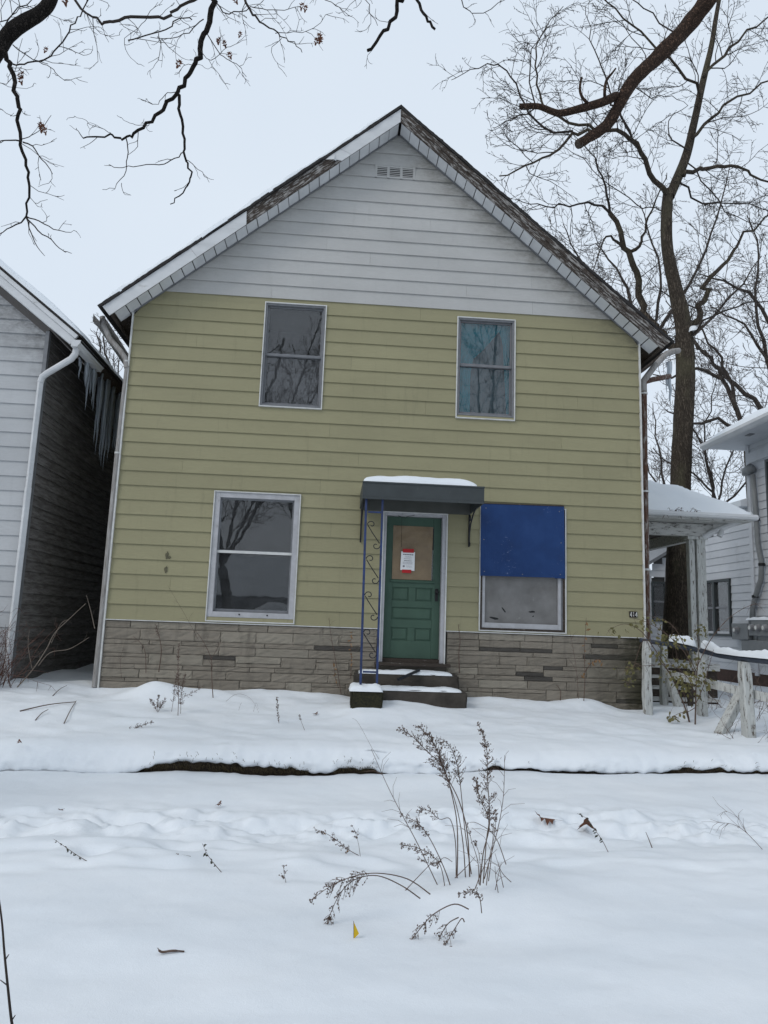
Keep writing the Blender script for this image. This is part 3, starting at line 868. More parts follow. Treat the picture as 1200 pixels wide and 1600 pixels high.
def snow_sheet(name, fn, nu, nv, seed, label, amp=0.35, fr=(6, 6), roundp=5):
    """pillow of snow; fn(u,v,h) -> point, h is thickness fraction"""
    us = np.linspace(0, 1, nu); vs_ = np.linspace(0, 1, nv)
    V = np.zeros((nv, nu, 3))
    for i, v_ in enumerate(vs_):
        for j, u in enumerate(us):
            e = (1 - abs(2 * u - 1) ** roundp) * (1 - abs(2 * v_ - 1) ** roundp)
            e = max(e, 0) ** 0.45
            h = e * (1 + amp * float(fbm(u * fr[0], v_ * fr[1], seed, 3)))
            V[i, j] = fn(u, v_, h)
    o = MB().grid(V).build(name, MT['snow'], None, smooth=True)
    return tag(o, label, 'snow', kind='stuff')
def _snl(u, v_, h):
    s = 0.02 + (S_EAVE - 0.05) * u
    ye = Y_F - 0.015 + 0.04 * float(vnoise(s * 2.3, 0.0, 77)) + 0.02 * float(vnoise(s * 9, 0.0, 78))
    y = ye + (HOUSE_D - ye) * (v_ ** 2.2)
    return S(-1, s, y, 0.180 + 0.085 * h)
snow_sheet('roof_snow', _snl, 140, 40, 5, 'snow lying on the roof slope along the white rake', 0.5, (30, 8), 14)
def _snr(u, v_, h):
    s = 0.02 + (S_EAVE - 0.1) * u
    return S(1, s, 0.5 + (HOUSE_D - 0.5) * v_, 0.186 + 0.07 * h)
snow_sheet('roof_snow', _snr, 60, 30, 6, 'snow lying on the roof slope above the peeling rake', 0.5, (20, 8), 14)

# ------------------------------------------------------------------ windows
def frame_ring(mb, x0, x1, z0, z1, w, ya, yb, wb=None, mi=0):
    wb = wb if wb is not None else w
    mb.box(x0, x0 + w, ya, yb, z0, z1, mi); mb.box(x1 - w, x1, ya, yb, z0, z1, mi)
    mb.box(x0 + w, x1 - w, ya, yb, z1 - w, z1, mi); mb.box(x0 + w, x1 - w, ya, yb, z0, z0 + wb, mi)
    return mb

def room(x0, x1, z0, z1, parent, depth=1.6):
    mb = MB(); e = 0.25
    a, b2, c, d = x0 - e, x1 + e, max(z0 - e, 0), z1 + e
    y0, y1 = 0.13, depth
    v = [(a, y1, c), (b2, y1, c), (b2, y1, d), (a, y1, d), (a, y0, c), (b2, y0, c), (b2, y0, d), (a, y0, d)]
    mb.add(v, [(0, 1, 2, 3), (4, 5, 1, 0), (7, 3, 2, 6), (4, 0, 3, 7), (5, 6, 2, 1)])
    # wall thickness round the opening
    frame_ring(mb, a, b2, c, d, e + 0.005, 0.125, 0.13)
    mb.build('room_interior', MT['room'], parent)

def window(key, label, sash_m, frame_m, fw=0.05, split=0.5, inner=None, sill_m=None, sill_h=0.0):
    x0, x1, z0, z1 = OPEN[key]
    tr = frame_ring(MB(), x0 - 0.004, x1 + 0.004, z0 - 0.004, z1 + 0.004, 0.017, -0.040, 0.02)
    win = tr.build('window', MT['trim'], house, bevel=0.003)
    win['label'] = label
    a, b2, c, d = x0 + 0.0135, x1 - 0.0135, z0 + 0.0135 + sill_h, z1 - 0.0135
    if sill_h:
        MB().hexa([(a, -0.032, c - sill_h), (b2, -0.032, c - sill_h), (b2, 0.02, c - sill_h), (a, 0.02, c - sill_h), (a, -0.015, c), (b2, -0.015, c), (b2, 0.02, c), (a, 0.02, c)]).build('sill', sill_m, win)
    frame_ring(MB(), a, b2, c, d, fw, -0.022, 0.10).build('frame', frame_m, win, bevel=0.004)
    a += fw - .002; b2 -= fw - .002; c += fw - .002; d -= fw - .002
    zm = c + (d - c) * split
    sw = 0.026
    frame_ring(MB(), a, b2, zm - 0.012, d, sw, 0.022, 0.05, 0.042).build('upper_sash', sash_m, win, bevel=0.003)
    frame_ring(MB(), a, b2, c, zm + 0.012, sw, 0.051, 0.079, 0.045).build('lower_sash', sash_m, win, bevel=0.003)
    MB().box(a + 0.01, b2 - 0.01, 0.034, 0.037, zm, d - 0.01).build('pane', MT['glass'], win)
    MB().box(a + 0.01, b2 - 0.01, 0.064, 0.067, c + 0.01, zm).build('pane', MT['glass'], win)
    room(a, b2, c, d, win)
    return win, (a, b2, c, d, zm)

def drape(x0, x1, z0, z1, y, m, parent, folds=7, amp=0.02, name='curtain', shape=None):
    nx = folds * 6 + 1; nz = 14
    V = np.zeros((nz, nx, 3))
    for i in range(nz):
        v_ = i / (nz - 1)
        a, b2 = (x0, x1) if shape is None else shape(v_)
        for j in range(nx):
            u = j / (nx - 1)
            V[i, j] = (a + (b2 - a) * u, y + amp * math.sin(u * folds * 2 * math.pi + 0.6 * math.sin(v_ * 3)), z0 + (z1 - z0) * v_)
    return MB().grid(V).build(name, m, parent, smooth=True)

w1, g1 = window('w1', 'upper window with bare dark panes, nearer the rake torn open', MT['alum'], MT['alum'], 0.030, 0.50)
drape(g1[0], g1[1], g1[2], g1[4], 0.115, MT['screen'], w1, 3, 0.008)
w2, g2 = window('w2', 'upper window with a teal curtain inside', MT['alum'], MT['alum'], 0.030, 0.52, None, MT['yellow'], 0.035)
_a, _b, _c, _d, _m = g2
drape(_a, _b, _c, _d, 0.135, MT['lace'], w2, 5, 0.012, 'sheer_curtain')
drape(_a, _b, _c, _d, 0.100, MT['teal'], w2, 4, 0.010, 'curtain', lambda t: (_a - .02, _a + (_b - _a) * (0.24 + 0.30 * max(0, (t - .45)) ** 1.0 + 1.0 * max(0, t - .62) ** 0.8)))
drape(_a, _b, _c, _d, 0.102, MT['teal'], w2, 4, 0.010, 'curtain', lambda t: (_a + (_b - _a) * (0.93 - 0.10 * t - 0.5 * max(0, t - .8)), _b + .02))
w3, g3 = window('w3', 'large lower window with dark reflecting panes', MT['alum'], MT['frame_white'], 0.075, 0.52, None, MT['yellow'], 0.05)
mr = MB().box(g3[0], g3[1], 0.012, 0.0215, g3[4] - 0.016, g3[4] + 0.022).build('meeting_rail', MT['trim'], w3, bevel=0.003)
MB().tube([(g3[0] + .38, 0.0, g3[2] - .03), (g3[0] + .38, -0.03, g3[2] - .03)], 0.012, 8).build('latch', MT['blackmetal'], w3)
MB().tube([(g3[1] - .30, 0.0, g3[2] - .03), (g3[1] - .30, -0.03, g3[2] - .03)], 0.012, 8).build('latch', MT['blackmetal'], w3)

# boarded window: only its lower half shows under the blue plywood
x0, x1, z0, z1 = OPEN['w4']
tr = frame_ring(MB(), x0 - .004, x1 + .004, z0 - .004, z1, 0.017, -0.040, 0.02)
w4 = tr.build('window', MT['trim'], house, bevel=0.003)
w4['label'] = 'lower window with a dirty grey panel behind its white frame'
frame_ring(MB(), x0 + .0135, x1 - .0135, z0 + .0135, z1 - .02, 0.030, -0.024, 0.1, 0.03).build('frame', MT['wood_old'], w4, bevel=.003)
frame_ring(MB(), x0 + .045, x1 - .070, z0 + .045, z1 - .06, 0.042, -0.010, 0.05, 0.075).build('sash', MT['frame_white'], w4, bevel=.004)
MB().box(x1 - .069, x1 - .044, -0.006, 0.05, z0 + .045, z1 - .06).build('side_channel', MT['alum'], w4)
MB().box(x0 + .08, x1 - .10, 0.03, 0.036, z0 + .1, z1 - .1).build('panel', MT['dirty_pane'], w4)
r = random.Random(3)
for (px, py, w, h, a) in ((772, 966, .16, .035, -.15), (787, 953, .10, .02, -.9), (831, 956, .10, .03, .05), (833, 963, .03, .015, .6)):
    q = P(px, py, 0.028); ca, sa = math.cos(a), math.sin(a)
    pts = []
    for t in range(9):
        th = t / 9 * 2 * math.pi; rr = r.uniform(.75, 1.15)
        lx, lz = w / 2 * math.cos(th) * rr, h / 2 * math.sin(th) * rr
        pts.append((q[0] + lx * ca - lz * sa, q[2] + lx * sa + lz * ca))
    MB().prism(pts, 0.027, 0.0302).build('torn_patch', MT['blackmetal'], w4)

# blue plywood over its upper half, bottom corner chipped
b_tl, b_tr, b_br, b_bl = [P(a, b2, -0.05) for a, b2 in ((751.5, 787), (881.5, 791.5), (883, 904), (750.5, 899.5))]
bb = MB().prism([(b_bl[0], b_bl[2]), (b_br[0] - .16, b_br[2] + .006), (b_br[0] - .15, b_br[2] - .004), (b_br[0], b_br[2]), (b_tr[0], b_tr[2]), (b_tl[0], b_tl[2])], -0.054, -0.042)
board = bb.build('plywood_board', MT['blue_board'], None, bevel=.002)
tag(board, 'blue painted plywood sheet nailed over the top of the lower window', 'board')
q0, q1 = b_tl, b_tr
MB().hexa([(q0[0], -.06, q0[2] + .001), (q1[0], -.06, q1[2] + .001), (q1[0], -.024, q1[2] + .001), (q0[0], -.024, q0[2] + .001), (q0[0], -.055, q0[2] + .014), (q1[0], -.055, q1[2] + .014), (q1[0], -.024, q1[2] + .014), (q0[0], -.024, q0[2] + .014)]).build('top_batten', MT['wood_old'], board)
for fx, fz in ((.05, .06), (.5, .04), (.95, .06), (.04, .5), (.96, .5), (.06, .94), (.94, .94)):
    x = q0[0] + (q1[0] - q0[0]) * fx; zz = b_bl[2] + (b_tl[2] - b_bl[2]) * fz
    MB().tube([(x, -0.0535, zz), (x, -0.0585, zz)], 0.008, 8).build('nail_head', MT['alum'], board)

# ------------------------------------------------------------------ door
dx0, dx1, dz0, dz1 = OPEN['door']
df = MB()
df.box(dx0, dx0 + .02, -.042, .02, dz0 - .02, dz1 + .0); df.box(dx1 - .02, dx1, -.042, .02, dz0 - .02, dz1 + .0); df.box(dx0 + .02, dx1 - .02, -.041, .02, dz1 - .022, dz1)
dframe = df.build('door_trim', MT['trim'], house, bevel=.003)
j = MB(); j.box(dx0 + .02, dx0 + .062, -.02, .2, dz0, dz1 - .022); j.box(dx1 - .075, dx1 - .02, -.02, .2, dz0, dz1 - .022); j.box(dx0 + .062, dx1 - .075, -.018, .2, dz1 - .062, dz1 - .022)
j.build('jamb', MT['frame_white'], dframe, bevel=.004)
DY = 0.085
ax0, ax1, az0, az1 = dx0 + .064, dx1 - .077, dz0 + .055, dz1 - .064
W = ax1 - ax0
door = MB().box(ax0, ax1, DY + .018, DY + .045, az0, az1).build('door', MT['green'], house)
door['label'] = 'green panelled door with papered window'
st = MB()
zl = P(640, 907, DY)[2]        # lock rail ledge under the glass
pw0, pw1 = ax0 + 0.115, ax1 - 0.115
gz0, gz1 = zl + .012, az1 - .135
# stiles and rails around the recessed panels
def zpx(py): return P(640, py, DY)[2]
p1 = (zpx(939), zpx(918)); p2 = (zpx(968.5), zpx(949)); p3 = (zpx(1001.5), zpx(981))
xc = (pw0 + pw1) / 2
stiles = [(ax0, pw0, az0, az1), (pw1, ax1, az0, az1), (pw0, pw1, az0, p3[0]), (pw0, pw1, p3[1], p2[0]), (pw0, pw1, p2[1], p1[0]), (pw0, pw1, p1[1], gz0), (pw0, pw1, gz1, az1),
          (xc - .05, xc + .05, p3[0], p3[1]), (xc - .05, xc + .05, p1[0], p1[1])]
for i, (a, b2, c, d) in enumerate(stiles):
    MB().box(a, b2, DY, DY + .0175, c, d).build('stile' if d - c > .6 else 'rail', MT['green'], door, bevel=.004)
for (a, b2, c, d) in ((pw0, xc - .05, *p3), (xc + .05, pw1, *p3), (pw0, pw1, *p2), (pw0, xc - .05, *p1), (xc + .05, pw1, *p1)):
    m = .032
    MB().hexa([(a + m, DY + .006, c + m), (b2 - m, DY + .006, c + m), (b2 - m * .3, DY + .0178, c + m * .3), (a + m * .3, DY + .0178, c + m * .3),
               (a + m, DY + .006, d - m), (b2 - m, DY + .006, d - m), (b2 - m * .3, DY + .0178, d - m * .3), (a + m * .3, DY + .0178, d - m * .3)]).build('panel', MT['green'], door)
MB().prism([(DY - .028, zl - .008), (DY - .022, zl - .028), (DY - .001, zl - .034), (DY - .001, zl + .006), (DY - .02, zl + .004)], pw0 - .03, pw1 + .03, 'x').build('ledge', MT['green'], door)
MB().box(pw0, pw1, DY + .008, DY + .012, gz0, gz1).build('window_glass', MT['glass'], door)
# crinkled brown paper over the glass, short of the right edge
kx1 = pw1 - .035
n = 26; V = np.zeros((n, n, 3))
for i in range(n):
    for jx in range(n):
        u, v_ = jx / (n - 1), i / (n - 1)
        xx = pw0 - .012 + (kx1 - pw0 + .03) * u + .01 * (v_ - .5) * (u); zz = gz0 - .0 + (gz1 - gz0 + .0) * v_
        V[i, jx] = (xx, DY - .012 + .014 * float(fbm(u * 4, v_ * 7, 55, 3)), zz)
MB().grid(V).build('paper_cover', MT['kraft'], door, smooth=True)
MB().box(kx1 + .01, pw1 + .004, DY - .004, DY - .001, zpx(858), zpx(824)).build('shade_strip', MT['blackmetal'], door)  # black strip painted in for the shade of the room behind
MB().box(ax1 - .075, ax1 - .030, DY - .010, DY - .0005, zpx(938), zpx(918.5)).build('lock_plate', MT['blackmetal'], door, bevel=.004)
kn = MB(); zk = zpx(924)
kn.tube([(ax1 - .052, DY - .01, zk), (ax1 - .052, DY - .04, zk), (ax1 - .052, DY - .042, zk), (ax1 - .052, DY - .05, zk), (ax1 - .052, DY - .065, zk), (ax1 - .052, DY - .072, zk)], [.012, .012, .018, .027, .026, .012], 12)
kn.build('knob', MT['blackmetal'], door, smooth=True)
MB().box(ax0 - .004, ax1 + .004, .04, .25, dz0 - .0, dz0 + .05).build('threshold', MT['wood_old'], dframe)
MB().box(dx0 - .05, dx1 + .07, -.13, .06, dz0 - .045, dz0 - .002).build('sill', MT['wood_old'], dframe, bevel=.006)
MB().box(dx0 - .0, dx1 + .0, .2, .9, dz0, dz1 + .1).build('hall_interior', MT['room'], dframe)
# loose wire at the door head
w = MB(); a, b2, c = P(622, 806, -.02), P(634, 810, -.02), P(648, 805, -.02)
w.tube([a, b2, (a + c) / 2 + [0, 0, -.02], c], .004, 5); w.tube([P(628, 808, 0), P(627.5, 830, 0.03), P(627, 855, DY - .03)], .0025, 4)
w.build('loose_wire', MT['blackmetal'], house)

# ------------------------------------------------------------------ notice taped on the door
NY = DY - .034
def nq(px, py, y=NY): return P(px, py, y)
tl, tr_, br, bl = nq(627, 861.5), nq(648.5, 863), nq(647.5, 892), nq(625.3, 890.5)
def quad_slab(c, y0, y1, nm, m, par=None):
    return MB().prism([(p[0], p[2]) for p in c], y0, y1).build(nm, m, par)
notice = quad_slab([bl, br, tr_, tl], NY, NY + .001, 'notice', MT['paper'])
tag(notice, 'white printed notice held by red tape on the green door', 'notice')
for c in ((( 629.5, 857.5), (646.8, 857.8), (646.5, 864), (629.3, 863.3)), ((628.3, 889.8), (642.7, 890.3), (642.5, 895.6), (628.0, 894.8))):
    pts = [nq(*p) for p in c][::-1]
    quad_slab(pts, NY - .0035, NY - .0015, 'tape', MT['redtape'], notice)
rr = random.Random(5)
def inkline(u0, u1, v_, hgt, m, words=True):
    # a printed line as short word bars in notice coordinates
    u = u0
    while u < u1 - .01:
        w = min(rr.uniform(.05, .12), u1 - u) if words else u1 - u
        def pt(uu, vv): return tl + (tr_ - tl) * uu + (bl - tl) * vv
        a, b2, c, d = pt(u, v_ + hgt), pt(u + w, v_ + hgt), pt(u + w, v_), pt(u, v_)
        quad_slab([a, b2, c, d], NY - .0012, NY - .0004, 'printed_word', m, notice)
        u += w + .022
inkline(.14, .88, .125, .045, MT['ink'])
inkline(.30, .72, .235, .016, MT['ink2']); inkline(.26, .76, .29, .016, MT['ink2']); inkline(.22, .76, .365, .028, MT['ink2'])
inkline(.24, .78, .465, .034, MT['ink'])
for vv in (.55, .585, .62, .655): inkline(.15, .86, vv, .014, MT['ink2'])
inkline(.42, .80, .75, .022, MT['ink2']); inkline(.42, .86, .81, .016, MT['ink2'])
cc = tl + (tr_ - tl) * .24 + (bl - tl) * .785
seal = MB().prism([(cc[0] + .017 * math.cos(t * math.pi / 8), cc[2] + .017 * math.sin(t * math.pi / 8)) for t in range(16)], NY - .0012, NY - .0004).build('seal', MT['ink2'], notice)
MB().prism([(cc[0] + .008 * math.cos(t * math.pi / 6), cc[2] + .008 * math.sin(t * math.pi / 6)) for t in range(12)], NY - .002, NY - .0013).build('seal_centre', MT['ink'], seal)

# ------------------------------------------------------------------ house number 414 on three black tiles
num = empty('house_number'); tag(num, 'white house number 414 on black tiles by the corner of the siding', 'house number')
nA, nB, nC = P(983.6, 955.2, -.03), P(996.0, 955.6, -.03), P(984.2, 964.5, -.03)
nw = (nB[0] - nA[0]) / 3; nh = nA[2] - nC[2]
def strokes(ch):
    if ch == '1': return [((.5, .1), (.5, .9)), ((.5, .9), (.32, .74))]
    return [((.68, .08), (.68, .92)), ((.68, .92), (.2, .34)), ((.2, .34), (.86, .34))]
for i, ch in enumerate('414'):
    tx = nA[0] + i * nw
    tile = MB().box(tx + .002, tx + nw - .002, -.034, -.0, nC[2], nA[2]).build('number_tile', MT['blackmetal'], num)
    dg = MB()
    for (a, b2) in strokes(ch):
        p = (tx + a[0] * nw, -.0365, nC[2] + a[1] * nh); q = (tx + b2[0] * nw, -.0365, nC[2] + b2[1] * nh)
        dg.bar(p, q, .004, nw * .17) if False else None
        d = np.array([q[0] - p[0], q[2] - p[2]]); d /= np.linalg.norm(d); nn = np.array([-d[1], d[0]]) * nw * .085
        dg.prism([(p[0] - nn[0], p[2] - nn[1]), (q[0] - nn[0], q[2] - nn[1]), (q[0] + nn[0], q[2] + nn[1]), (p[0] + nn[0], p[2] + nn[1])], -.0385, -.0345)
    dg.build('digit', MT['digitw'], tile)

# dark scuffs left by removed fittings on the siding
def scuff(px, py, w, h, seed):
    q = P(px, py, -.026); r2 = random.Random(seed); pts = []
    for t in range(12):
        th = t / 12 * 2 * math.pi
        pts.append((q[0] + w / 2 * math.cos(th) * r2.uniform(.4, 1.2), q[2] + h / 2 * math.sin(th) * r2.uniform(.7, 1.15)))
    return MB().prism(pts, -.0275, -.02).build('putty_scar', MT['scar'], house)
MT['scar'] = mat('scar', (0.13, 0.12, 0.075), (0.08, 0.075, 0.05), ns=20, rough=.9, bstr=.4)
for a in ((261, 868, .05, .12, 1), (265, 871, .04, .05, 2), (259.5, 890, .05, .10, 3)): scuff(*a)

# ------------------------------------------------------------------ canopy over the door
CY = -0.95
ca, cb = P(567, 752, CY), P(757, 760, CY)
cx0, cx1 = ca[0], cb[0]
cz0, cz1 = 3.245, 3.475
canopy = MB().box(cx0 + .02, cx1 - .02, CY + .022, -.026, cz1 - .045, cz1 - .015).build('entry_canopy', MT['canopy_in'], house)
canopy['label'] = 'flat charcoal metal canopy over the green door'
MB().box(cx0, cx1, CY, CY + .02, cz0, cz1).build('fascia', MT['charcoal'], canopy, bevel=.006)
MB().box(cx0, cx0 + .018, CY + .021, -.026, cz0, cz1 - .002).build('side_fascia', MT['charcoal'], canopy, bevel=.004)
MB().box(cx1 - .018, cx1, CY + .021, -.026, cz0, cz1 - .002).build('side_fascia', MT['charcoal'], canopy, bevel=.004)
MB().box(cx0 + .002, cx1 - .002, CY - .012, CY - .001, cz0 - .008, cz0 + .022).build('lower_lip', MT['charcoal'], canopy, bevel=.003)
MB().box(cx0 - .004, cx1 + .004, CY - .01, CY - .001, cz1 - .018, cz1 + .004).build('upper_lip', MT['charcoal'], canopy, bevel=.003)
for i in range(1, 8):
    xx = cx0 + (cx1 - cx0) * i / 8
    MB().box(xx - .004, xx + .004, CY + .03, -.03, cz1 - .06, cz1 - .046).build('pan_seam', MT['canopy_in'], canopy)
MB().box(cx0 + .02, cx1 - .02, -.07, -.027, cz0 - .02, cz1 - .05).build('wall_ledger', MT['canopy_in'], canopy)
def scroll(mb, pts, r=.006): mb.tube(pts, r, 6)
def spiral(c, r0, turns, a0, sgn, plane='yz', x=0, n=22):
    out = []
    for i in range(n):
        t = i / (n - 1); a = a0 + sgn * turns * 2 * math.pi * t; rr_ = r0 * (1 - .75 * t)
        u, v_ = c[0] + rr_ * math.cos(a), c[1] + rr_ * math.sin(a)
        out.append((x, u, v_) if plane == 'yz' else (u, x, v_))
    return out
# wrought bracket against the wall at the far end of the canopy
br_ = MB(); bx = cx1 - .03
scroll(br_, [(bx, -.05, 2.78), (bx, -.07, 2.95), (bx, -.16, 3.08), (bx, -.34, 3.19), (bx, -.52, 3.243)], .011)
scroll(br_, [(bx, -.035, 2.75), (bx, -.035, 3.24)], .011)
scroll(br_, spiral((-.075, 2.80), .05, 1.2, math.pi, 1, 'yz', bx), .008); scroll(br_, spiral((-.10, 3.16), .055, 1.3, 0, 1, 'yz', bx), .008)
br_.build('scroll_bracket', MT['iron'], canopy, smooth=True)
br_ = MB(); bx = cx0 + .03
scroll(br_, [(bx, -.05, 2.78), (bx, -.07, 2.95), (bx, -.16, 3.08), (bx, -.34, 3.19), (bx, -.52, 3.243)], .011); scroll(br_, [(bx, -.035, 2.75), (bx, -.035, 3.24)], .011)
br_.build('scroll_bracket', MT['iron'], canopy, smooth=True)
# ironwork column: two flat bars with scrolls between, standing on a mossy block
PY = -.88
pa0, pa1 = P(572.5, 775, PY), P(563, 1078, PY)
pb0, pb1 = P(597.5, 790, PY), P(588.3, 1083, PY)
pa0[2] = pb0[2] = cz0 + .01
pa1[2] = pb1[2] = 0.72
MB().bar(pa1, pa0, .055, .03).build('column_bar', MT['blue_iron'], canopy, bevel=.004)
MB().bar(pb1, pb0, .042, .028).build('column_bar', MT['blue_iron'], canopy, bevel=.004)
xm0, xm1 = (pa0[0] + pa1[0]) / 2 + .02, (pb0[0] + pb1[0]) / 2 - .016
for pyy in (800, 1050):
    zc = P(580, pyy, PY)[2]
    MB().box(xm0 + (.012 if pyy > 900 else .0), xm1 + .02, PY - .008, PY + .008, zc - .012, zc + .012).build('crosspiece', MT['blue_iron'], canopy)
for pyy in (837, 891, 948, 1007):
    zc = P(580, pyy, PY)[2]
    mb = MB(); wv = xm1 - xm0
    mb.tube([(xm0 + .005, PY, zc + .14), (xm0 + wv * .35, PY, zc + .05), (xm1 - .01, PY, zc - .10)], .006, 6)
    mb.tube(spiral((xm0 + .055, zc + .15), .055, .85, math.pi, -1, 'xz', PY), .006, 6)
    mb.tube(spiral((xm1 - .055, zc - .13), .055, .85, 0, -1, 'xz', PY), .006, 6)
    mb.build('scroll', MT['iron'], canopy, smooth=True)
def _snc(u, v_, h):
    return (cx0 + .0 + (cx1 - cx0 - .08) * u, CY + .01 + (-.05 - CY) * v_, cz1 - .004 + .125 * h)
snow_sheet('canopy_snow', _snc, 60, 30, 8, 'smooth slab of snow on the charcoal canopy', .22, (5, 3), 8)

# ------------------------------------------------------------------ doorsteps
steps = empty('doorsteps'); tag(steps, 'two worn dark concrete steps below the green door', 'steps')
def rough_box(x0, x1, y0, y1, z0, z1, name, m, parent, seed, amp=.012, seg=0.06):
    bm = bmesh.new(); bmesh.ops.create_cube(bm, size=1)
    for v in bm.verts: v.co = Vector((x0 + (x1 - x0) * (v.co.x + .5), y0 + (y1 - y0) * (v.co.y + .5), z0 + (z1 - z0) * (v.co.z + .5)))
    bmesh.ops.bevel(bm, geom=bm.edges[:], offset=.02, segments=2, affect='EDGES')
    bmesh.ops.subdivide_edges(bm, edges=[e for e in bm.edges if e.calc_length() > seg * 2], cuts=max(2, min(12, int((x1 - x0) / seg))), use_grid_fill=True)
    for v in bm.verts:
        c = v.co
        v.co = c + Vector((float(fbm(c.y * 9, c.z * 9, seed)), float(fbm(c.x * 7, c.z * 9, seed + 5)), float(fbm(c.x * 7, c.y * 9, seed + 9)))) * amp
    me = bpy.data.meshes.new(name); bm.to_mesh(me); bm.free(); me.materials.append(m)
    o = bpy.data.objects.new(name, me); COL.objects.link(o); o.parent = parent
    return o
rough_box(.33, 1.78, -.36, -.035, .35, .925, 'step', MT['concrete'], steps, 3)
rough_box(.42, 1.83, -.70, -.361, .3, .735, 'step', MT['concrete'], steps, 7)
def _sst(x0, x1, y0, y1, zz, th):
    return lambda u, v_, h: (x0 + (x1 - x0) * u, y0 + (y1 - y0) * v_ + .02 * float(vnoise(u * 9, v_ * 2, 3)), zz - .012 + th * h)
snow_sheet('step_snow', _sst(.38, 1.70, -.35, -.05, .925, .05), 50, 14, 21, 'thin snow on the upper concrete step', .5, (6, 2), 6)
snow_sheet('step_snow', _sst(.62, 1.77, -.69, -.38, .735, .05), 50, 14, 22, 'thin snow on the lower concrete step', .5, (6, 2), 6)
blk = rough_box(.27, .68, -1.05, -.70, .40, .735, 'footing_block', MT['mossy'], None, 11, .02)
tag(blk, 'mossy concrete block under the blue iron column', 'block')
snow_sheet('block_snow', lambda u, v_, h: (.25 + .43 * u, -1.06 + .4 * v_, .735 + .085 * h), 26, 20, 24, 'lump of snow on the mossy block', .5, (3, 3), 5)
MB().bar(P(655, 1047, -.3), P(622, 1062, -.72), .03, .03).build('iron_bar', MT['iron']) 
tag(bpy.data.objects['iron_bar'], 'loose black bar lying across the doorsteps', 'bar')

# ------------------------------------------------------------------ gutters and downspouts of the house
def pipe(name, pts, r, m, label, k=10, parent=None, bands=()):
    mb = MB(); mb.tube(pts, r, k)
    o = mb.build(name, m, parent, smooth=False)
    if label: tag(o, label, 'downspout')
    return o
# left: old gutter sagging off the eave, elbow back to the corner, weathered downspout
ld = empty('downspout'); tag(ld, 'weathered white downspout down the corner beside the narrow gap', 'downspout')
gx = P(150, 492, 0.0)
def gutter(mb, pts, w=.12, h=.10):
    """open k-profile trough swept along pts"""
    pts = [np.array(p, float) for p in pts]; rings = []
    for i, p in enumerate(pts):
        t = pts[min(i + 1, len(pts) - 1)] - pts[max(i - 1, 0)]; t /= np.linalg.norm(t)
        u = np.cross(t, [0, 0, 1.0]); u /= np.linalg.norm(u)
        prof = [(-w / 2, h), (-w / 2, 0), (w * .15, 0), (w * .32, h * .45), (w / 2, h * .6), (w / 2, h)]
        rings.append([p + u * a + np.array([0, 0, 1.0]) * b2 for a, b2 in prof])
    V = np.array(rings)
    mb.grid(V); mb.grid(V + np.array([0, 0, .004]), 0, True)
    return mb
g = gutter(MB(), [P(152, 503, -.08) , P(160, 512, .35), (-3.72, 2.2, 5.80), (-3.72, 8.8, 5.78)], .13, .11)
o = g.build('eave_gutter', MT['pipe_old'], ld)
ex = P(152, 500, -.02)
pts = [P(160, 495, .02), P(163, 510, .02), P(172, 530, .02), P(188, 548, .0), P(196, 560, -.02), P(198, 575, -.03)]
MB().tube(pts, .040, 10).build('elbow', MT['pipe_old'], ld)
top, bot = P(199, 572, -.02), P(149, 1062, -.02)
midp = P(184, 707, -.02)
MB().tube([top, P(191, 640, -.02), midp], .037, 10).build('pipe', MT['pipe_old'], ld)
MB().tube([midp, P(170, 850, -.02), P(158, 975, -.02), bot - np.array([0, 0, .1])], .041, 10).build('pipe', MT['pipe_old'], ld)
for a in ((198, 565), (184, 708)):
    q = P(*a, -.02); MB().tube([q - [0, 0, .012], q + [0, 0, .012]], .046, 10).build('band', MT['trim'], ld)
# right: rusty downspout with two elbows and an icicle
rd = empty('downspout'); tag(rd, 'rusty brown downspout at the house corner by the side porch', 'downspout')

MB().tube([P(1006, 600, .12), P(1007, 700, .12), P(1008.5, 800, .12), P(1010, 900, .12), P(1012, 1000, .12)], .046, 10).build('pipe', MT['rust'], rd)
MB().tube([P(1006, 612, .12), P(1005, 596, .12), P(1008, 592, .15), P(1023, 572, .4), P(1041, 553, .6), P(1052, 549, .7), P(1060, 548, .8)], .05, 10).build('elbow', MT['pipe_old'], rd)
MB().tube([P(1002, 606, .2), P(1006, 597, .2), P(1020, 593, .3), P(1046, 588, .6)], .042, 10).build('elbow', MT['rust'], rd)
for py in (615, 768, 890):
    q = P(1006 + (py - 600) * .015, py, .12); MB().tube([q - [0, 0, .014], q + [0, 0, .014]], .056, 10).build('band', MT['trim'], rd)
def icicle(p, l, r, seed):
    rnd = random.Random(seed); n = 7; pts = []; rad = []
    for i in range(n):
        t = i / (n - 1)
        pts.append((p[0] + rnd.uniform(-1, 1) * r * .25, p[1] + rnd.uniform(-1, 1) * r * .25, p[2] - l * t)); rad.append(r * (1 - t) ** .8 * rnd.uniform(.85, 1.15) + .0015)
    return MB().tube(pts, rad, 7).build('icicle', MT['ice'], None, smooth=True)
q = P(1046, 566, .6); tag(icicle(q, P(1046, 566, .6)[2] - P(1048, 632, .6)[2], .055, 3), 'thick icicle hanging from the rusty downspout elbow', 'icicle')
q = P(1041, 590, .6); tag(icicle(q, .28, .014, 4), 'thin icicle beside the thick one on the rusty elbow', 'icicle')

# ------------------------------------------------------------------ neighbour on the left
NX, NF, NSL, NAPZ = -4.38, 0.0, 0.78, None
nh = empty('house'); tag(nh, 'pale grey clapboard house with icicles along its eave, across the narrow gap', 'house')
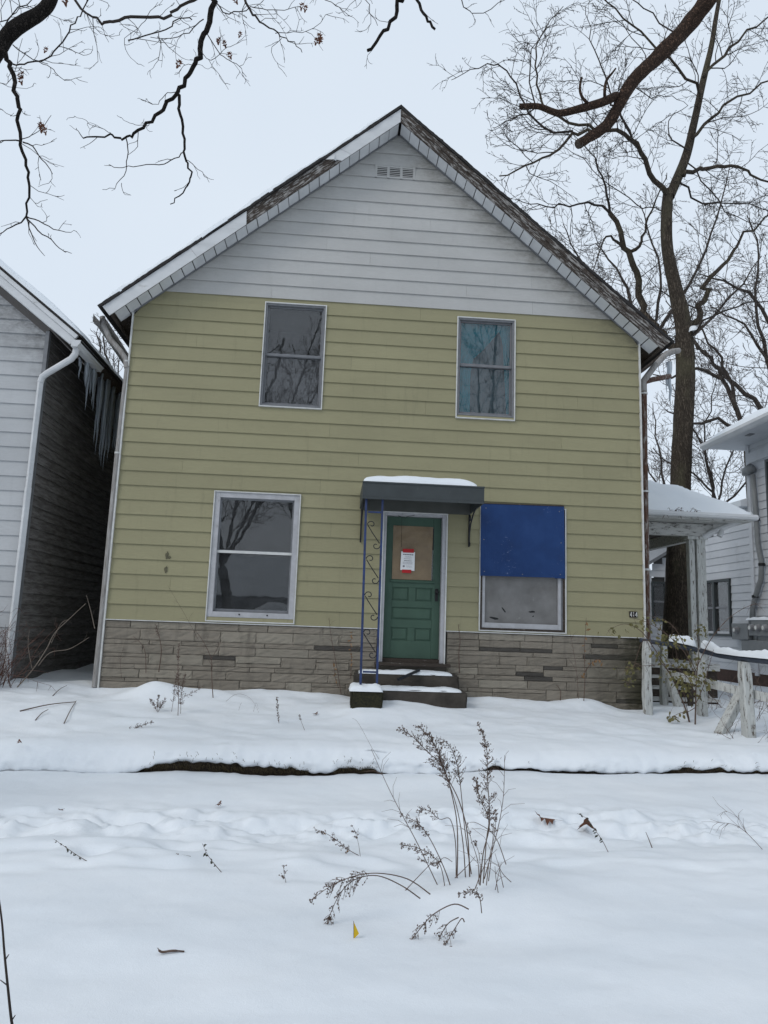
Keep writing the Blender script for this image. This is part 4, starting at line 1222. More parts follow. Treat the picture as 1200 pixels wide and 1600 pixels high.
# front wall laps
zz = 0.3; r = random.Random(8)
EZ = 5.62                      # soffit height at the corner
while zz < 8.2:
    z1 = zz + LAP
    def rx(z): return NX if z <= EZ else NX - (z - EZ) / NSL
    xa = -9.0
    js = [xa] + ([NX - r.uniform(.9, 3.2)] if r.random() < .5 else [])
    js.append(None)
    for a, b2 in zip(js[:-1], js[1:]):
        e0, e1 = (rx(zz), rx(z1)) if b2 is None else (b2 - .002, b2 - .002)
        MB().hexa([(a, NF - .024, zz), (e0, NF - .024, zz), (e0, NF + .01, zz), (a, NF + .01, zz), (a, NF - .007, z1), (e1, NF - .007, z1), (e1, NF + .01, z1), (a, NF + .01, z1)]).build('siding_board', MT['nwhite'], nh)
    zz = z1
# side wall laps in the gap, old boards with slightly lifted edges
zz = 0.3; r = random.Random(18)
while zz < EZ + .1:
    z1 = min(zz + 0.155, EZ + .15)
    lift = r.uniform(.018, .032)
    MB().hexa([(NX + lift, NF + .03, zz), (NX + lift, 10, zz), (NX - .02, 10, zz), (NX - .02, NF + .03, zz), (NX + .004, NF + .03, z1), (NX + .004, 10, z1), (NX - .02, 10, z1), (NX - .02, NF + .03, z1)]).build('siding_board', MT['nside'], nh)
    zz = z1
MB().box(NX - .02, NX + .035, NF - .045, NF + .03, .3, EZ + .05).build('corner_board', MT['alum'], nh)
nroof = MB()
RD = math.sqrt(1 + NSL * NSL)
EX, EZT = -3.93, 5.40           # eave edge: x, underside height
def NS(s, y, h):                # s along slope (horizontal metres up from the eave)
    return (EX - s + NSL * h / RD, y, EZT + NSL * s + h / RD)
def nbox(mb, s0, s1, y0, y1, h0, h1):
    return mb.hexa([NS(s1, y0, h0), NS(s0, y0, h0), NS(s0, y1, h0), NS(s1, y1, h0), NS(s1, y0, h1), NS(s0, y0, h1), NS(s0, y1, h1), NS(s1, y1, h1)])
nbox(nroof, 0, 5.0, -.27, 10, .13, .17)
nroof = nroof.build('roof', MT['wood_old'], nh)
mb = MB(); nbox(mb, 0, 5, -.30, -.275, -.005, .10); mb.build('rake_board', MT['metal_white'], nroof, bevel=.004)
mb = MB(); nbox(mb, 0, 5, -.32, -.277, .101, .165); mb.build('rake_moulding', MT['metal_white'], nroof, bevel=.004)
mb = MB(); nbox(mb, .0, 5, -.27, -.02, -.0, .012); mb.build('soffit', MT['metal_white'], nroof)
mb = MB(); nbox(mb, .02, .46, -.02, 10, .0, .03); mb.build('eave_underside', MT['wood_old'], nroof)
mb = MB(); nbox(mb, -.02, .018, -.27, 10, -.01, .128); mb.build('eave_fascia', MT['wood_old'], nroof)
mb = MB(); nbox(mb, -.05, 5, -.335, 10, .172, .198); mb.build('shingles', MT['shingle'], nroof)
gt = gutter(MB(), [(EX + .085, -.33, EZT - .045), (EX + .085, .75, EZT - .04)], .13, .10); gt.add([(EX + .02, -.331, EZT + .055), (EX + .15, -.331, EZT + .055), (EX + .15, -.331, EZT + .02), (EX + .105, -.331, EZT - .045), (EX + .02, -.331, EZT - .045)], [(0, 1, 2, 3, 4)])
gt.build('gutter', MT['metal_white'], nroof)
dsp = [(EX + .06, -.22, EZT - .04), (EX + .05, -.22, EZT - .12), (EX + .0, -.21, EZT - .19), (NX + .10, -.13, EZT - .40), (NX + .03, -.105, EZT - .45), (NX + .01, -.10, EZT - .53)]
nd = MB().tube(dsp, .047, 10).build('downspout_elbow', MT['metal_white'], nh)
MB().tube([(NX + .01, -.10, EZT - .50), (NX + .005, -.10, 3.3)], .045, 4).build('downspout', MT['metal_white'], nh, bevel=.006)
MB().tube([(NX + .005, -.10, 3.32), (NX + .0, -.10, .35)], .050, 4).build('downspout', MT['metal_white'], nh, bevel=.006)
def _snn(u, v_, h):
    s = -.05 + 5 * u; y = -.33 + 10.2 * v_ ** 1.8
    return NS(s + .03 * float(vnoise(y * 5, 0, 3)), y, .19 + .085 * h)
snow_sheet('roof_snow', _snn, 60, 70, 15, 'snow along the roof of the grey clapboard neighbour', .5, (8, 30), 14)
r = random.Random(77)
for i in range(104):
    t = r.random() ** 1.0; y = 0.25 + 3.9 * t
    l = (.25 + 1.15 * math.exp(-((y - 1.7) / 1.0) ** 2)) * r.uniform(.3, 1.05)
    x = EX + .06 - r.uniform(.0, .14)
    tag(icicle((x, y, EZT - .0 + .02), l, r.uniform(.012, .024) + .013 * l, 100 + i), 'icicle hanging from the dark eave of the grey neighbour', 'icicle', 'icicles along the neighbour eave')

# ------------------------------------------------------------------ side porch
porch = empty('side_porch'); tag(porch, 'small side porch with peeling white post and snow heaped roof', 'porch')
RX, RY, RZ = 7.22, 1.5, 3.70           # right front corner of the roof edge
PS = 0.37
def proof(x, y): return RZ + PS * min(RX - x, y - RY)
rp = MB()
XB, YB = XR + .05, 5.4
cX = RX - (RX - XB); d = RX - XB
V0 = [(XB, RY), (RX, RY), (RX, YB), (XB, RY + d)]
rp.add([(XB, RY, RZ), (RX, RY, RZ), (XB, RY + d, RZ + PS * d), (RX, YB, RZ), (XB, YB, RZ + PS * d)], [(0, 1, 2), (1, 3, 4, 2)])
pr = rp.build('roof', MT['shingle'], porch)
MB().box(XB, RX, RY, RY + .03, RZ - .13, RZ - .012).build('fascia', MT['tread_white'], pr, bevel=.004)
MB().box(RX - .03, RX, RY + .031, YB, RZ - .13, RZ - .012).build('fascia', MT['tread_white'], pr, bevel=.004)
MB().tube([(XB, RY - .05, RZ - .05), (RX + .05, RY - .05, RZ - .06)], .05, 8).build('gutter', MT['metal_white'], pr)
MB().tube([(RX + .05, RY - .03, RZ - .06), (RX + .05, YB, RZ - .06)], .05, 8).build('gutter', MT['metal_white'], pr)
for i in range(9):
    y0 = RY + .04 + i * .098
    MB().box(XB, RX - .031, y0, y0 + .092, RZ - .125, RZ - .11).build('soffit_plank', MT['tread_white'], pr)
MB().box(XB, 6.75, RY + .45, RY + .58, RZ - .36, RZ - .135).build('beam', MT['tread_white'], porch, bevel=.006)
MB().box(6.62, 6.75, RY + .585, YB, RZ - .36, RZ - .135).build('beam', MT['tread_white'], porch, bevel=.006)
MB().box(XB, 6.61, RY + .93, YB - .02, RZ - .15, RZ - .13).build('ceiling', MT['wood_old'], porch)
px0, px1 = P(1077, 900, 2.0)[0], P(1100, 900, 2.0)[0]
po = MB().box(px0, px0 + .10, 1.97, 2.09, .95, RZ - .361).build('post', MT['post_white'], porch, bevel=.006)
MB().box(px0 + .13, px1 + .02, 1.95, 2.07, .95, RZ - .361).build('post', MT['post_white'], porch, bevel=.006)
MB().box(px0 - .04, px1 + .06, 1.93, 2.11, RZ - .42, RZ - .3625).build('capital', MT['post_white'], porch, bevel=.006)
MB().box(XB, 6.75, 1.9, YB, .98, 1.10).build('floor', MT['tread_white'], porch)
MB().box(XB, 6.72, 1.95, YB - .05, .35, .978).build('skirt', MT['wood_old'], porch)
q = [P(1176, 803, 1.6), P(1160, 812, 1.7), P(1128, 825, 1.85), P(1112, 832, 1.92), P(1098, 840, 1.97)]
MB().tube(q, .055, 10).build('downspout', MT['metal_white'], porch)
q = [P(1126, 824, 1.86), P(1127, 832, 1.84), P(1124, 838, 1.84)]
MB().tube(q, .05, 10).build('downspout_elbow', MT['metal_white'], porch)
def _snp(u, v_, h):
    # heap following the hip: u across, v back
    x = XB + (RX + .02 - XB) * u; y = RY - .03 + (YB - RY) * v_
    return (x, y, proof(x, max(y, RY)) - .01 + .36 * h * (0.25 + .75 * min(1.0, min(RX - x + .02, y - RY + .03) / .9)))
snow_sheet('porch_snow', _snp, 50, 60, 33, 'deep rounded snow heaped on the side porch roof', .3, (4, 5), 10)
# dead vine on the porch snow
mb = MB(); r = random.Random(2)
for i in range(34):
    x = P(r.uniform(1035, 1090), 790, RY - .06)[0]; b0 = np.array([x, RY - .06, RZ + r.uniform(-.08, .0)])
    d = np.array([r.uniform(-1, 1), r.uniform(-.3, .0), r.uniform(-.9, .55)]); l = r.uniform(.05, .16)
    mb.tube([b0, b0 + d * l * .5 + [0, 0, .04], b0 + d * l], [.005, .004, .002], 4)
tag(mb.build('dead_vine', MT['stem']), 'tangle of dead vine on the edge of the porch roof', 'vine')

# wooden steps up to the porch
ws = empty('porch_steps'); tag(ws, 'white painted wooden steps behind the fence posts', 'steps')
for i in range(4):
    y0 = .75 + i * .29; zt = .60 + i * .155
    MB().box(4.95, 6.1, y0 - .03, y0 + .28, zt - .04, zt).build('tread', MT['tread_white'], ws, bevel=.005)
    MB().box(4.98, 6.07, y0, y0 + .02, zt - .15, zt - .041).build('riser', MT['wood_old'], ws)
for x in (4.95, 6.07): MB().prism([(.72, .35), (1.9, .35), (1.9, 1.0), (.72, .50)], x, x + .03, 'x').build('stringer', MT['tread_white'], ws)

# ------------------------------------------------------------------ fence with leaning posts
fence = empty('fence'); tag(fence, 'broken fence of leaning white posts with a snow topped dark rail', 'fence')
def post(pb, pt, w, name='post', m='post_white', d=None, jit=.008, seed=0):
    rnd = random.Random(seed); pb = np.array(pb, float); pt = np.array(pt, float)
    n = 7; d = d or w; rings = []
    for i in range(n):
        c = pb + (pt - pb) * (i / (n - 1)); e = [rnd.uniform(-jit, jit) for _ in range(8)]
        f = .86 if i == n - 1 else 1
        rings.append([c + [(-w / 2 + .012) * f + e[0], -d / 2 * f, 0], c + [(w / 2 - .012) * f + e[1], -d / 2 * f, 0], c + [w / 2 * f + e[2], (-d / 2 + .012) * f, 0], c + [w / 2 * f + e[3], d / 2 * f, 0], c + [-w / 2 * f + e[4], d / 2 * f, 0], c + [-w / 2 * f + e[5], (-d / 2 + .012) * f, 0], c + [(-w / 2 + .012) * f + e[0], -d / 2 * f, 0]])
    mb = MB().grid(np.array(rings)); k = len(rings[0])
    mb.f.append(tuple(range((n - 1) * k, n * k - 1))); mb.mi.append(0)
    return mb.build(name, MT[m], fence)
def down(p, dz): return np.array(p) - np.array([0, 0, dz])
post(down(P(1012, 1112, -.3), .15), P(1010, 1002, -.3), .105, seed=1)
post(down(P(1038, 1114, .4), .15), P(1037, 1008, .4), .095, seed=2)
post(down(P(1098, 1134, -.35), .12), P(1094, 1012, -.35), .115, seed=3)
post(down(P(1172, 1162, -1.45), .10), P(1163, 1034, -1.45), .122, seed=4)
post(P(1079, 1112, .2), P(1078, 1060, .2), .07, m='wood_old', seed=6)
# fallen post propped against the last one
a, b2 = P(1124, 1150, -1.30), P(1164, 1072, -1.10)
mb = MB(); mb.bar(a, b2, .115, .115); mb.build('fallen_post', MT['post_white'], fence, bevel=.015)
a, b2 = P(1062, 1112, .1), P(1046, 1062, .25); mb = MB(); mb.bar(a, b2, .10, .10); mb.build('fallen_post', MT['post_white'], fence, bevel=.012)
a, b2 = P(1040, 1052, .3), P(1166, 1082, -1.3); mb = MB(); mb.bar(a, b2, .05, .11); mb.build('lower_rail', MT['post_white'], fence, bevel=.008)
a, b2 = P(1166, 1082, -1.3), P(1215, 1094, -1.8); mb = MB(); mb.bar(a, b2, .05, .11); mb.build('lower_rail', MT['post_white'], fence, bevel=.008)
rail = [P(1000, 1000, -.25), P(1040, 1006, -.28), P(1092, 1016, -.35), P(1125, 1024, -.85), P(1160, 1029, -1.4), P(1200, 1033, -1.85), P(1260, 1040, -2.4)]
MB().tube(rail, [.030, .032, .034, .036, .038, .04, .04], 8).build('top_rail', MT['rail_dark'], fence)
def rail_snow(pts, w, th, seed):
    pts = [np.array(p, float) for p in pts]
    P2 = []
    for a, b2 in zip(pts[:-1], pts[1:]):
        for t in np.linspace(0, 1, 10, endpoint=False): P2.append(a + (b2 - a) * t)
    P2.append(pts[-1]); n = len(P2); V = np.zeros((n, 9, 3))
    for i, p in enumerate(P2):
        t = P2[min(i + 1, n - 1)] - P2[max(0, i - 1)]; t /= np.linalg.norm(t); u = np.cross(t, [0, 0, 1.]); u /= np.linalg.norm(u)
        e = min(1, i / 2.0, (n - 1 - i) / 2.0); e = max(e, .02) ** .5
        hh = th * e * (1 + .9 * float(fbm(i * .22, 0, seed, 3)))
        for j in range(9):
            a = math.pi * j / 8
            V[i, j] = p + u * w * e * math.cos(a) + np.array([0, 0, hh * math.sin(a) ** .7 if 0 < j < 8 else 0])
    return tag(MB().grid(V).build('rail_snow', MT['snow'], None, True), None, 'snow', kind='stuff')
up = lambda p, d: np.array(p) + np.array([0, 0, d])
rail_snow([up(p, .012) for p in (P(1045, 1003, -.28), P(1060, 1006, -.3), P(1088, 1012, -.34))], .05, .10, 4)['label'] = 'roll of snow on the rail next to the green leaved shrub'
rail_snow([up(p, .020) for p in (P(1096, 1013, -.4), P(1125, 1023, -.85), P(1160, 1028, -1.4), P(1200, 1032, -1.85), P(1260, 1039, -2.4))], .055, .085, 9)['label'] = 'long strip of snow on the outer fence rail'

# ------------------------------------------------------------------ neighbour on the right, farther back
rh = empty('house'); tag(rh, 'white clapboard house beyond the side porch with electric meters on its wall', 'house')
RXW = 9.9; YC = 6.0
rwin = [(7.05, 8.55, 1.62, 3.02)]
zz = .75
while zz < 6.2:
    z1 = zz + .19
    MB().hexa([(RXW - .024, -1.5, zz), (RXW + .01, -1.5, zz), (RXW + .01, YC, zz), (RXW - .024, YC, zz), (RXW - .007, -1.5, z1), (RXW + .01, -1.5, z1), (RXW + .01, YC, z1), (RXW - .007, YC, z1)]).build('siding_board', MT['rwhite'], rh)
    if z1 < 4.75:
        for (a, b2) in ([(YC + .03, 7.0), (8.6, 10.0)] if 1.55 < zz < 3.0 else [(YC + .03, 10.0)]):
            x = RXW + .03
            MB().hexa([(x - .024, a, zz), (x + .01, a, zz), (x + .01, b2, zz), (x - .024, b2, zz), (x - .007, a, z1), (x + .01, a, z1), (x + .01, b2, z1), (x - .007, b2, z1)]).build('siding_board', MT['rwhite'], rh)
    # front wall of the rear lean-to
    if z1 < 4.6:
        xa = 8.85 if z1 < 3.35 else 8.85 + (z1 - 3.35) / .62
        if xa < RXW - .1:
            for (a, b2) in ([(xa, 9.22), (9.62, RXW)] if 1.95 < zz < 3.05 else [(xa, RXW)]):
                MB().hexa([(a, 9.976, zz), (b2, 9.976, zz), (b2, 10.01, zz), (a, 10.01, zz), (a, 9.993, z1), (b2, 9.993, z1), (b2, 10.01, z1), (a, 10.01, z1)]).build('siding_board', MT['rwhite'], rh)
    zz = z1
MB().box(RXW - .045, RXW + .03, YC - .10, YC + .032, .7, 6.2).build('corner_board', MT['rwhite'], rh)
MB().box(RXW - .05, RXW + .0, -1.5, YC + .03, 5.72, 5.98).build('frieze_board', MT['rwhite'], rh)
MB().box(RXW + .0, RXW + .2, -1.5, 10, .2, .76).build('foundation', MT['brick'], rh)
MB().box(8.85, RXW, 10.0, 10.15, .2, .76).build('foundation', MT['brick'], rh)
MB().box(RXW + .3, 15, -1.4, 12, .5, 4.6).build('inner_core', MT['room'], rh)
# eave with deep soffit
rr_ = MB().hexa([(9.05, -1.9, 6.18), (12.5, -1.9, 6.18), (12.5, YC + .45, 6.18), (9.05, YC + .45, 6.18), (9.05, -1.9, 6.20), (12.5, -1.9, 8.0), (12.5, YC + .45, 8.0), (9.05, YC + .45, 6.20)]).build('roof', MT['rwhite'], rh)
gt = MB(); gt.prism([(9.05, 6.14), (9.0, 6.16), (8.94, 6.22), (8.94, 6.29), (9.05, 6.29)], -1.9, YC + .48); gt.build('gutter', MT['metal_white'], rr_)
MB().box(9.3, 9.42, 4.9, 5.1, 6.165, 6.179).build('soffit_vent', MT['alum'], rr_)
tag(snow_sheet('roof_snow', lambda u, v_, h: (8.95 + 3.4 * u, -1.9 + 8.4 * v_, 6.24 + (3.4 * u) * .52 + .16 * h), 30, 40, 41, 'snow on the roof edge of the house with the meters', .4, (5, 12), 12))
# lean-to roof, wing roof
lt = MB().hexa([(8.7, 9.85, 3.30), (RXW + 1, 9.85, 3.30 + .62 * 2.2), (RXW + 1, 14, 3.3 + .62 * 2.2), (8.7, 14, 3.3), (8.7, 9.85, 3.40), (RXW + 1, 9.85, 3.40 + .62 * 2.2), (RXW + 1, 14, 3.4 + .62 * 2.2), (8.7, 14, 3.4)]).build('lean_to_roof', MT['alum'], rh)
MB().hexa([(9.7, YC + .05, 4.70), (12, YC + .05, 4.70), (12, 10.2, 4.7), (9.7, 10.2, 4.7), (9.7, YC + .05, 4.85), (12, YC + .05, 5.6), (12, 10.2, 5.6), (9.7, 10.2, 4.85)]).build('wing_roof', MT['snow'], rh)
for i in range(4):
    pass
def rwindow(y0, y1, z0, z1, label, x=RXW + .03, lights=2):
    mb = MB()
    def ring(a, b2, c, d, w, xa, xb):
        mb2 = MB(); mb2.box(xa, xb, a, a + w, c, d); mb2.box(xa, xb, b2 - w, b2, c, d); mb2.box(xa, xb, a + w, b2 - w, d - w, d); mb2.box(xa, xb, a + w, b2 - w, c, c + w); return mb2
    win = ring(y0, y1, z0, z1, .06, x - .06, x + .05).build('window', MT['winblack'], rh)
    win['label'] = label
    yw = (y1 - y0) / lights
    for k in range(lights):
        a, b2 = y0 + k * yw, y0 + (k + 1) * yw
        if k: MB().box(x - .055, x + .05, a - .05, a + .05, z0 + .06, z1 - .06).build('mullion', MT['winblack'], win)
        zm = (z0 + z1) / 2
        MB().box(x - .03, x + .03, a + .055, b2 - .055, zm - .025, zm + .025).build('meeting_rail', MT['alum'], win)
        for (c, d) in ((z0 + .06, zm - .025), (zm + .025, z1 - .06)):
            MB().box(x + .0, x + .004, a + .052, b2 - .052, c, d).build('pane', MT['glass_far'], win)
    return win
rwindow(7.02, 8.58, 1.58, 3.02, 'pair of dark framed sashes behind the porch post')
rwindow(3.6, 5.2, 3.9, 5.65, 'upper dark framed window at the picture edge', RXW - .03, 1)
lw = MB(); frame_ring(lw, 9.2, 9.64, 1.93, 3.08, .05, 9.95, 10.02); lw = lw.build('window', MT['winblack'], rh); lw['label'] = 'narrow dark framed window left of the tree trunk'
MB().box(9.25, 9.59, 9.985, 9.99, 1.98, 3.03).build('pane', MT['glass'], lw)
MB().box(9.25, 9.59, 9.97, 10.0, 2.48, 2.53).build('meeting_rail', MT['alum'], lw)
MB().box(9.1, 9.7, 10.05, 11, 1.8, 3.2).build('room_interior', MT['room'], lw)
# meters and service pipe
mt_ = empty('electric_meters'); tag(mt_, 'grey electric meter bank with a snow cap on the white clapboard wall', 'meter box')
mx = RXW - .16
MB().box(mx, RXW - .026, 5.1, 6.02, 1.62, 1.98).build('meter_cabinet', MT['grey_box'], mt_, bevel=.01)
MB().box(mx, RXW - .026, 6.05, 6.75, 1.52, 1.90).build('meter_cabinet', MT['grey_box'], mt_, bevel=.01)
MB().box(mx + .03, RXW - .026, 5.2, 6.4, 1.2, 1.515).build('junction_box', MT['grey_box'], mt_, bevel=.01)
for yy, zc in ((6.5, 1.74), (5.85, 1.80), (5.6, 1.80), (5.32, 1.80)):
    md = MB().tube([(mx - .002, yy, zc), (mx - .02, yy, zc), (mx - .022, yy, zc), (mx - .07, yy, zc), (mx - .085, yy, zc)], [.085, .085, .07, .07, .05], 14).build('meter', MT['lid'], mt_)
    MB().tube([(mx - .0855, yy, zc), (mx - .088, yy, zc)], .045, 12).build('dial', MT['digitw'], md)
snow_sheet('meter_snow', lambda u, v_, h: (mx - .02 + .15 * u, 5.12 + 1.0 * v_, 1.975 + .07 * h), 12, 30, 51, 'cap of snow on the grey meter bank', .4, (2, 5), 5)
pp = [P(1170, 733, YC - .3)]
xs_ = RXW - .11
def PX(px, py, x):
    d = ray(px, py); t = (x - CAM[0]) / d[0]; return CAM + d * t
pl = [PX(1176, 742, xs_), PX(1181, 800, xs_), PX(1184, 850, xs_), PX(1190, 880, xs_), PX(1189, 905, xs_), PX(1181, 930, xs_), PX(1176, 950, xs_), PX(1175, 975, xs_)]
sv = empty('service_pipe'); tag(sv, 'grey electric service pipe with a hooded head on the white clapboard corner', 'pipe')
MB().tube(pl, .06, 10).build('pipe', MT['grey_box'], sv, smooth=True)
h0 = PX(1173, 738, xs_)
MB().tube([h0 + [0, .3, .0], h0 + [0, .2, .06], h0 + [0, 0, .09], h0 + [0, -.12, .02]], [.05, .11, .12, .07], 10).build('hood', MT['grey_box'], sv, smooth=True)
for a in ((1182, 812), (1190, 882), (1180, 932)):
    q = PX(*a, xs_); MB().tube([q - [0, 0, .03], q + [0, 0, .03]], .075, 10).build('coupling', MT['blackmetal'], sv)

# ------------------------------------------------------------------ trees
def unit(v): return v / (np.linalg.norm(v) + 1e-12)
class Tree:
    def __init__(self, seed, up=.10, wander=.22, tip=.0028, min_len=.25, gap=1.0):
        self.r = np.random.default_rng(seed); self.mb = MB(); self.up = up; self.wander = wander; self.tip = tip
        self.min_len = min_len; self.gap = gap; self.tips = []
    def limb(self, pts, r0, r1, mb=None, k=None, sub=3):
        """smooth limb through points; returns dense points and radii"""
        pts = [np.array(p, float) for p in pts]; out = []
        for i in range(len(pts) - 1):
            a, b, c, d = pts[max(i - 1, 0)], pts[i], pts[i + 1], pts[min(i + 2, len(pts) - 1)]
            for t in np.linspace(0, 1, sub, endpoint=False):
                out.append(.5 * (2 * b + (c - a) * t + (2 * a - 5 * b + 4 * c - d) * t * t + (3 * b - a - 3 * c + d) * t ** 3))
        out.append(pts[-1]); out = np.array(out)
        L = np.linalg.norm(out[-1] - out[0]); jit = self.r.normal(size=out.shape) * min(.022 * L / max(len(pts) - 1, 1) ** .5, .05); jit[0] = 0; jit[-1] = 0; out = out + jit
        rad = np.linspace(r0, r1, len(out))
        (mb or self.mb).tube(out, rad, k or (8 if r0 > .05 else (6 if r0 > .015 else 4)), True)
        return out, rad
    def sprout(self, pts, rad, level, dens, length, ang=(.5, 1.0), start=.15, flat=None, maxlev=3):
        """side branches along a limb"""
        seg = np.linalg.norm(np.diff(pts, axis=0), axis=1); L = seg.sum(); cum = np.concatenate([[0], np.cumsum(seg)])
        n = max(1, int(L * dens)); R = self.r
        for i in range(n):
            s = L * (start + (1 - start) * ((i + R.random()) / n)); j = min(np.searchsorted(cum, s, 'right') - 1, len(pts) - 2)
            f = (s - cum[j]) / (seg[j] + 1e-9); p = pts[j] + (pts[j + 1] - pts[j]) * f; t = unit(pts[j + 1] - pts[j]); r0 = rad[j]
            side = R.normal(size=3)
            if flat is not None: side = side - flat * (side @ flat) * .75
            side = unit(side - t * (side @ t))
            a = R.uniform(*ang); d = unit(t * math.cos(a) + side * math.sin(a))
            ln = length * R.uniform(.45, 1.15) * (1 - .45 * s / L)
            self.grow(p, d, ln, min(r0 * .62, max(self.tip * 1.2, .009 * ln)), level, maxlev, flat)
    def grow(self, p, d, ln, r0, level, maxlev, flat=None):
        R = self.r; n = 4 if ln < .5 else (6 if ln < 1.5 else 8)
        pts = [p]; q = p
        for i in range(n):
            nz = R.normal(size=3) * self.wander
            if flat is not None: nz = nz - flat * (nz @ flat) * .7
            d = unit(d + nz + np.array([0, 0, self.up])); q = q + d * (ln / n); pts.append(q)
        pts = np.array(pts); r1 = max(self.tip * .6, r0 * .3)
        rad = np.linspace(max(r0, self.tip), r1, n + 1)
        self.mb.tube(pts, rad, 5 if r0 > .02 else 3, False)
        self.tips.append((pts[-1], d))
        if level < maxlev and ln > self.min_len:
            self.sprout(pts, rad, level + 1, self.gap * (7.0 if level >= 2 else 5.0) / max(ln, .6) ** .5, ln * (.48 if level < 2 else .42), (.45, .95), .2, flat, maxlev)

def px_pts(lst, y): return [P(a[0], a[1], y if len(a) < 3 else y + a[2]) for a in lst]

def trunk_tube(mb, pts, rads, seed, k=26, sub=10, amp=.06):
    """furrowed trunk: radius wobbles round the girth"""
    pts = [np.array(p, float) for p in pts]; out = []; rr = []
    for i in range(len(pts) - 1):
        a, b, c, d = pts[max(i - 1, 0)], pts[i], pts[i + 1], pts[min(i + 2, len(pts) - 1)]
        for t in np.linspace(0, 1, sub, endpoint=False):
            out.append(.5 * (2 * b + (c - a) * t + (2 * a - 5 * b + 4 * c - d) * t * t + (3 * b - a - 3 * c + d) * t ** 3)); rr.append(rads[i] + (rads[i + 1] - rads[i]) * t)
    out.append(pts[-1]); rr.append(rads[-1]); out = np.array(out); rr = np.array(rr)
    n = len(out); V = np.zeros((n, k + 1, 3))
    tv = np.gradient(out, axis=0); tv /= np.linalg.norm(tv, axis=1)[:, None]
    for i in range(n):
        u = unit(np.cross(tv[i], [0, 1.0, .1])); w = np.cross(tv[i], u)
        for j in range(k + 1):
            a = 2 * math.pi * (j % k) / k
            f = 1 + amp * 2 * float(fbm((j % k) * .55, i * .13, seed, 3)) + amp * float(vnoise(math.cos(a) * 1.5 + 9, math.sin(a) * 1.5 + i * .1, seed + 7))
            V[i, j] = out[i] + rr[i] * f * (u * math.cos(a) + w * math.sin(a))
    mb.grid(V)
    return out, rr

def finish_tree(t, name, label, trunk_mb, bark_m, twig_m, group=None):
    root = empty(name); tag(root, label, 'tree', group)
    if trunk_mb is not None: trunk_mb.build('trunk', bark_m, root, smooth=True)
    t.mb.build('crown', twig_m, root)
    return root

# --- big tree behind the side porch
TY = 5.0
t1 = Tree(5, up=.035, wander=.20, tip=.0058, min_len=.26, gap=1.35)
tb = MB()
pm = 1120.9 / (TY + 10.4)      # pixels per metre at that depth
trunk_tube(tb, px_pts([(1054, 1060), (1058, 930), (1063, 800), (1065, 720), (1069, 640), (1071, 575), (1069, 525)], TY), [24 / pm, 19 / pm, 16.5 / pm, 16 / pm, 15.5 / pm, 15 / pm, 14.5 / pm], 3)
trunk_tube(tb, px_pts([(1071, 560), (1066, 500), (1055, 450), (1043, 390), (1042, 330), (1045, 298)], TY), [14.5 / pm, 13.5 / pm, 11 / pm, 10.2 / pm, 9.2 / pm, 9 / pm], 4, 20)
trunk_tube(tb, px_pts([(1046, 308), (1058, 280, .1), (1073, 240, .2), (1085, 190, .2), (1098, 130, .3), (1112, 70, .4), (1120, 20, .5), (1135, -60, .6)], TY), [9 / pm, 8.5 / pm, 7.5 / pm, 6.5 / pm, 6 / pm, 5 / pm, 4 / pm, 3 / pm], 5, 14, 8)
flat = np.array([0, 1.0, 0])
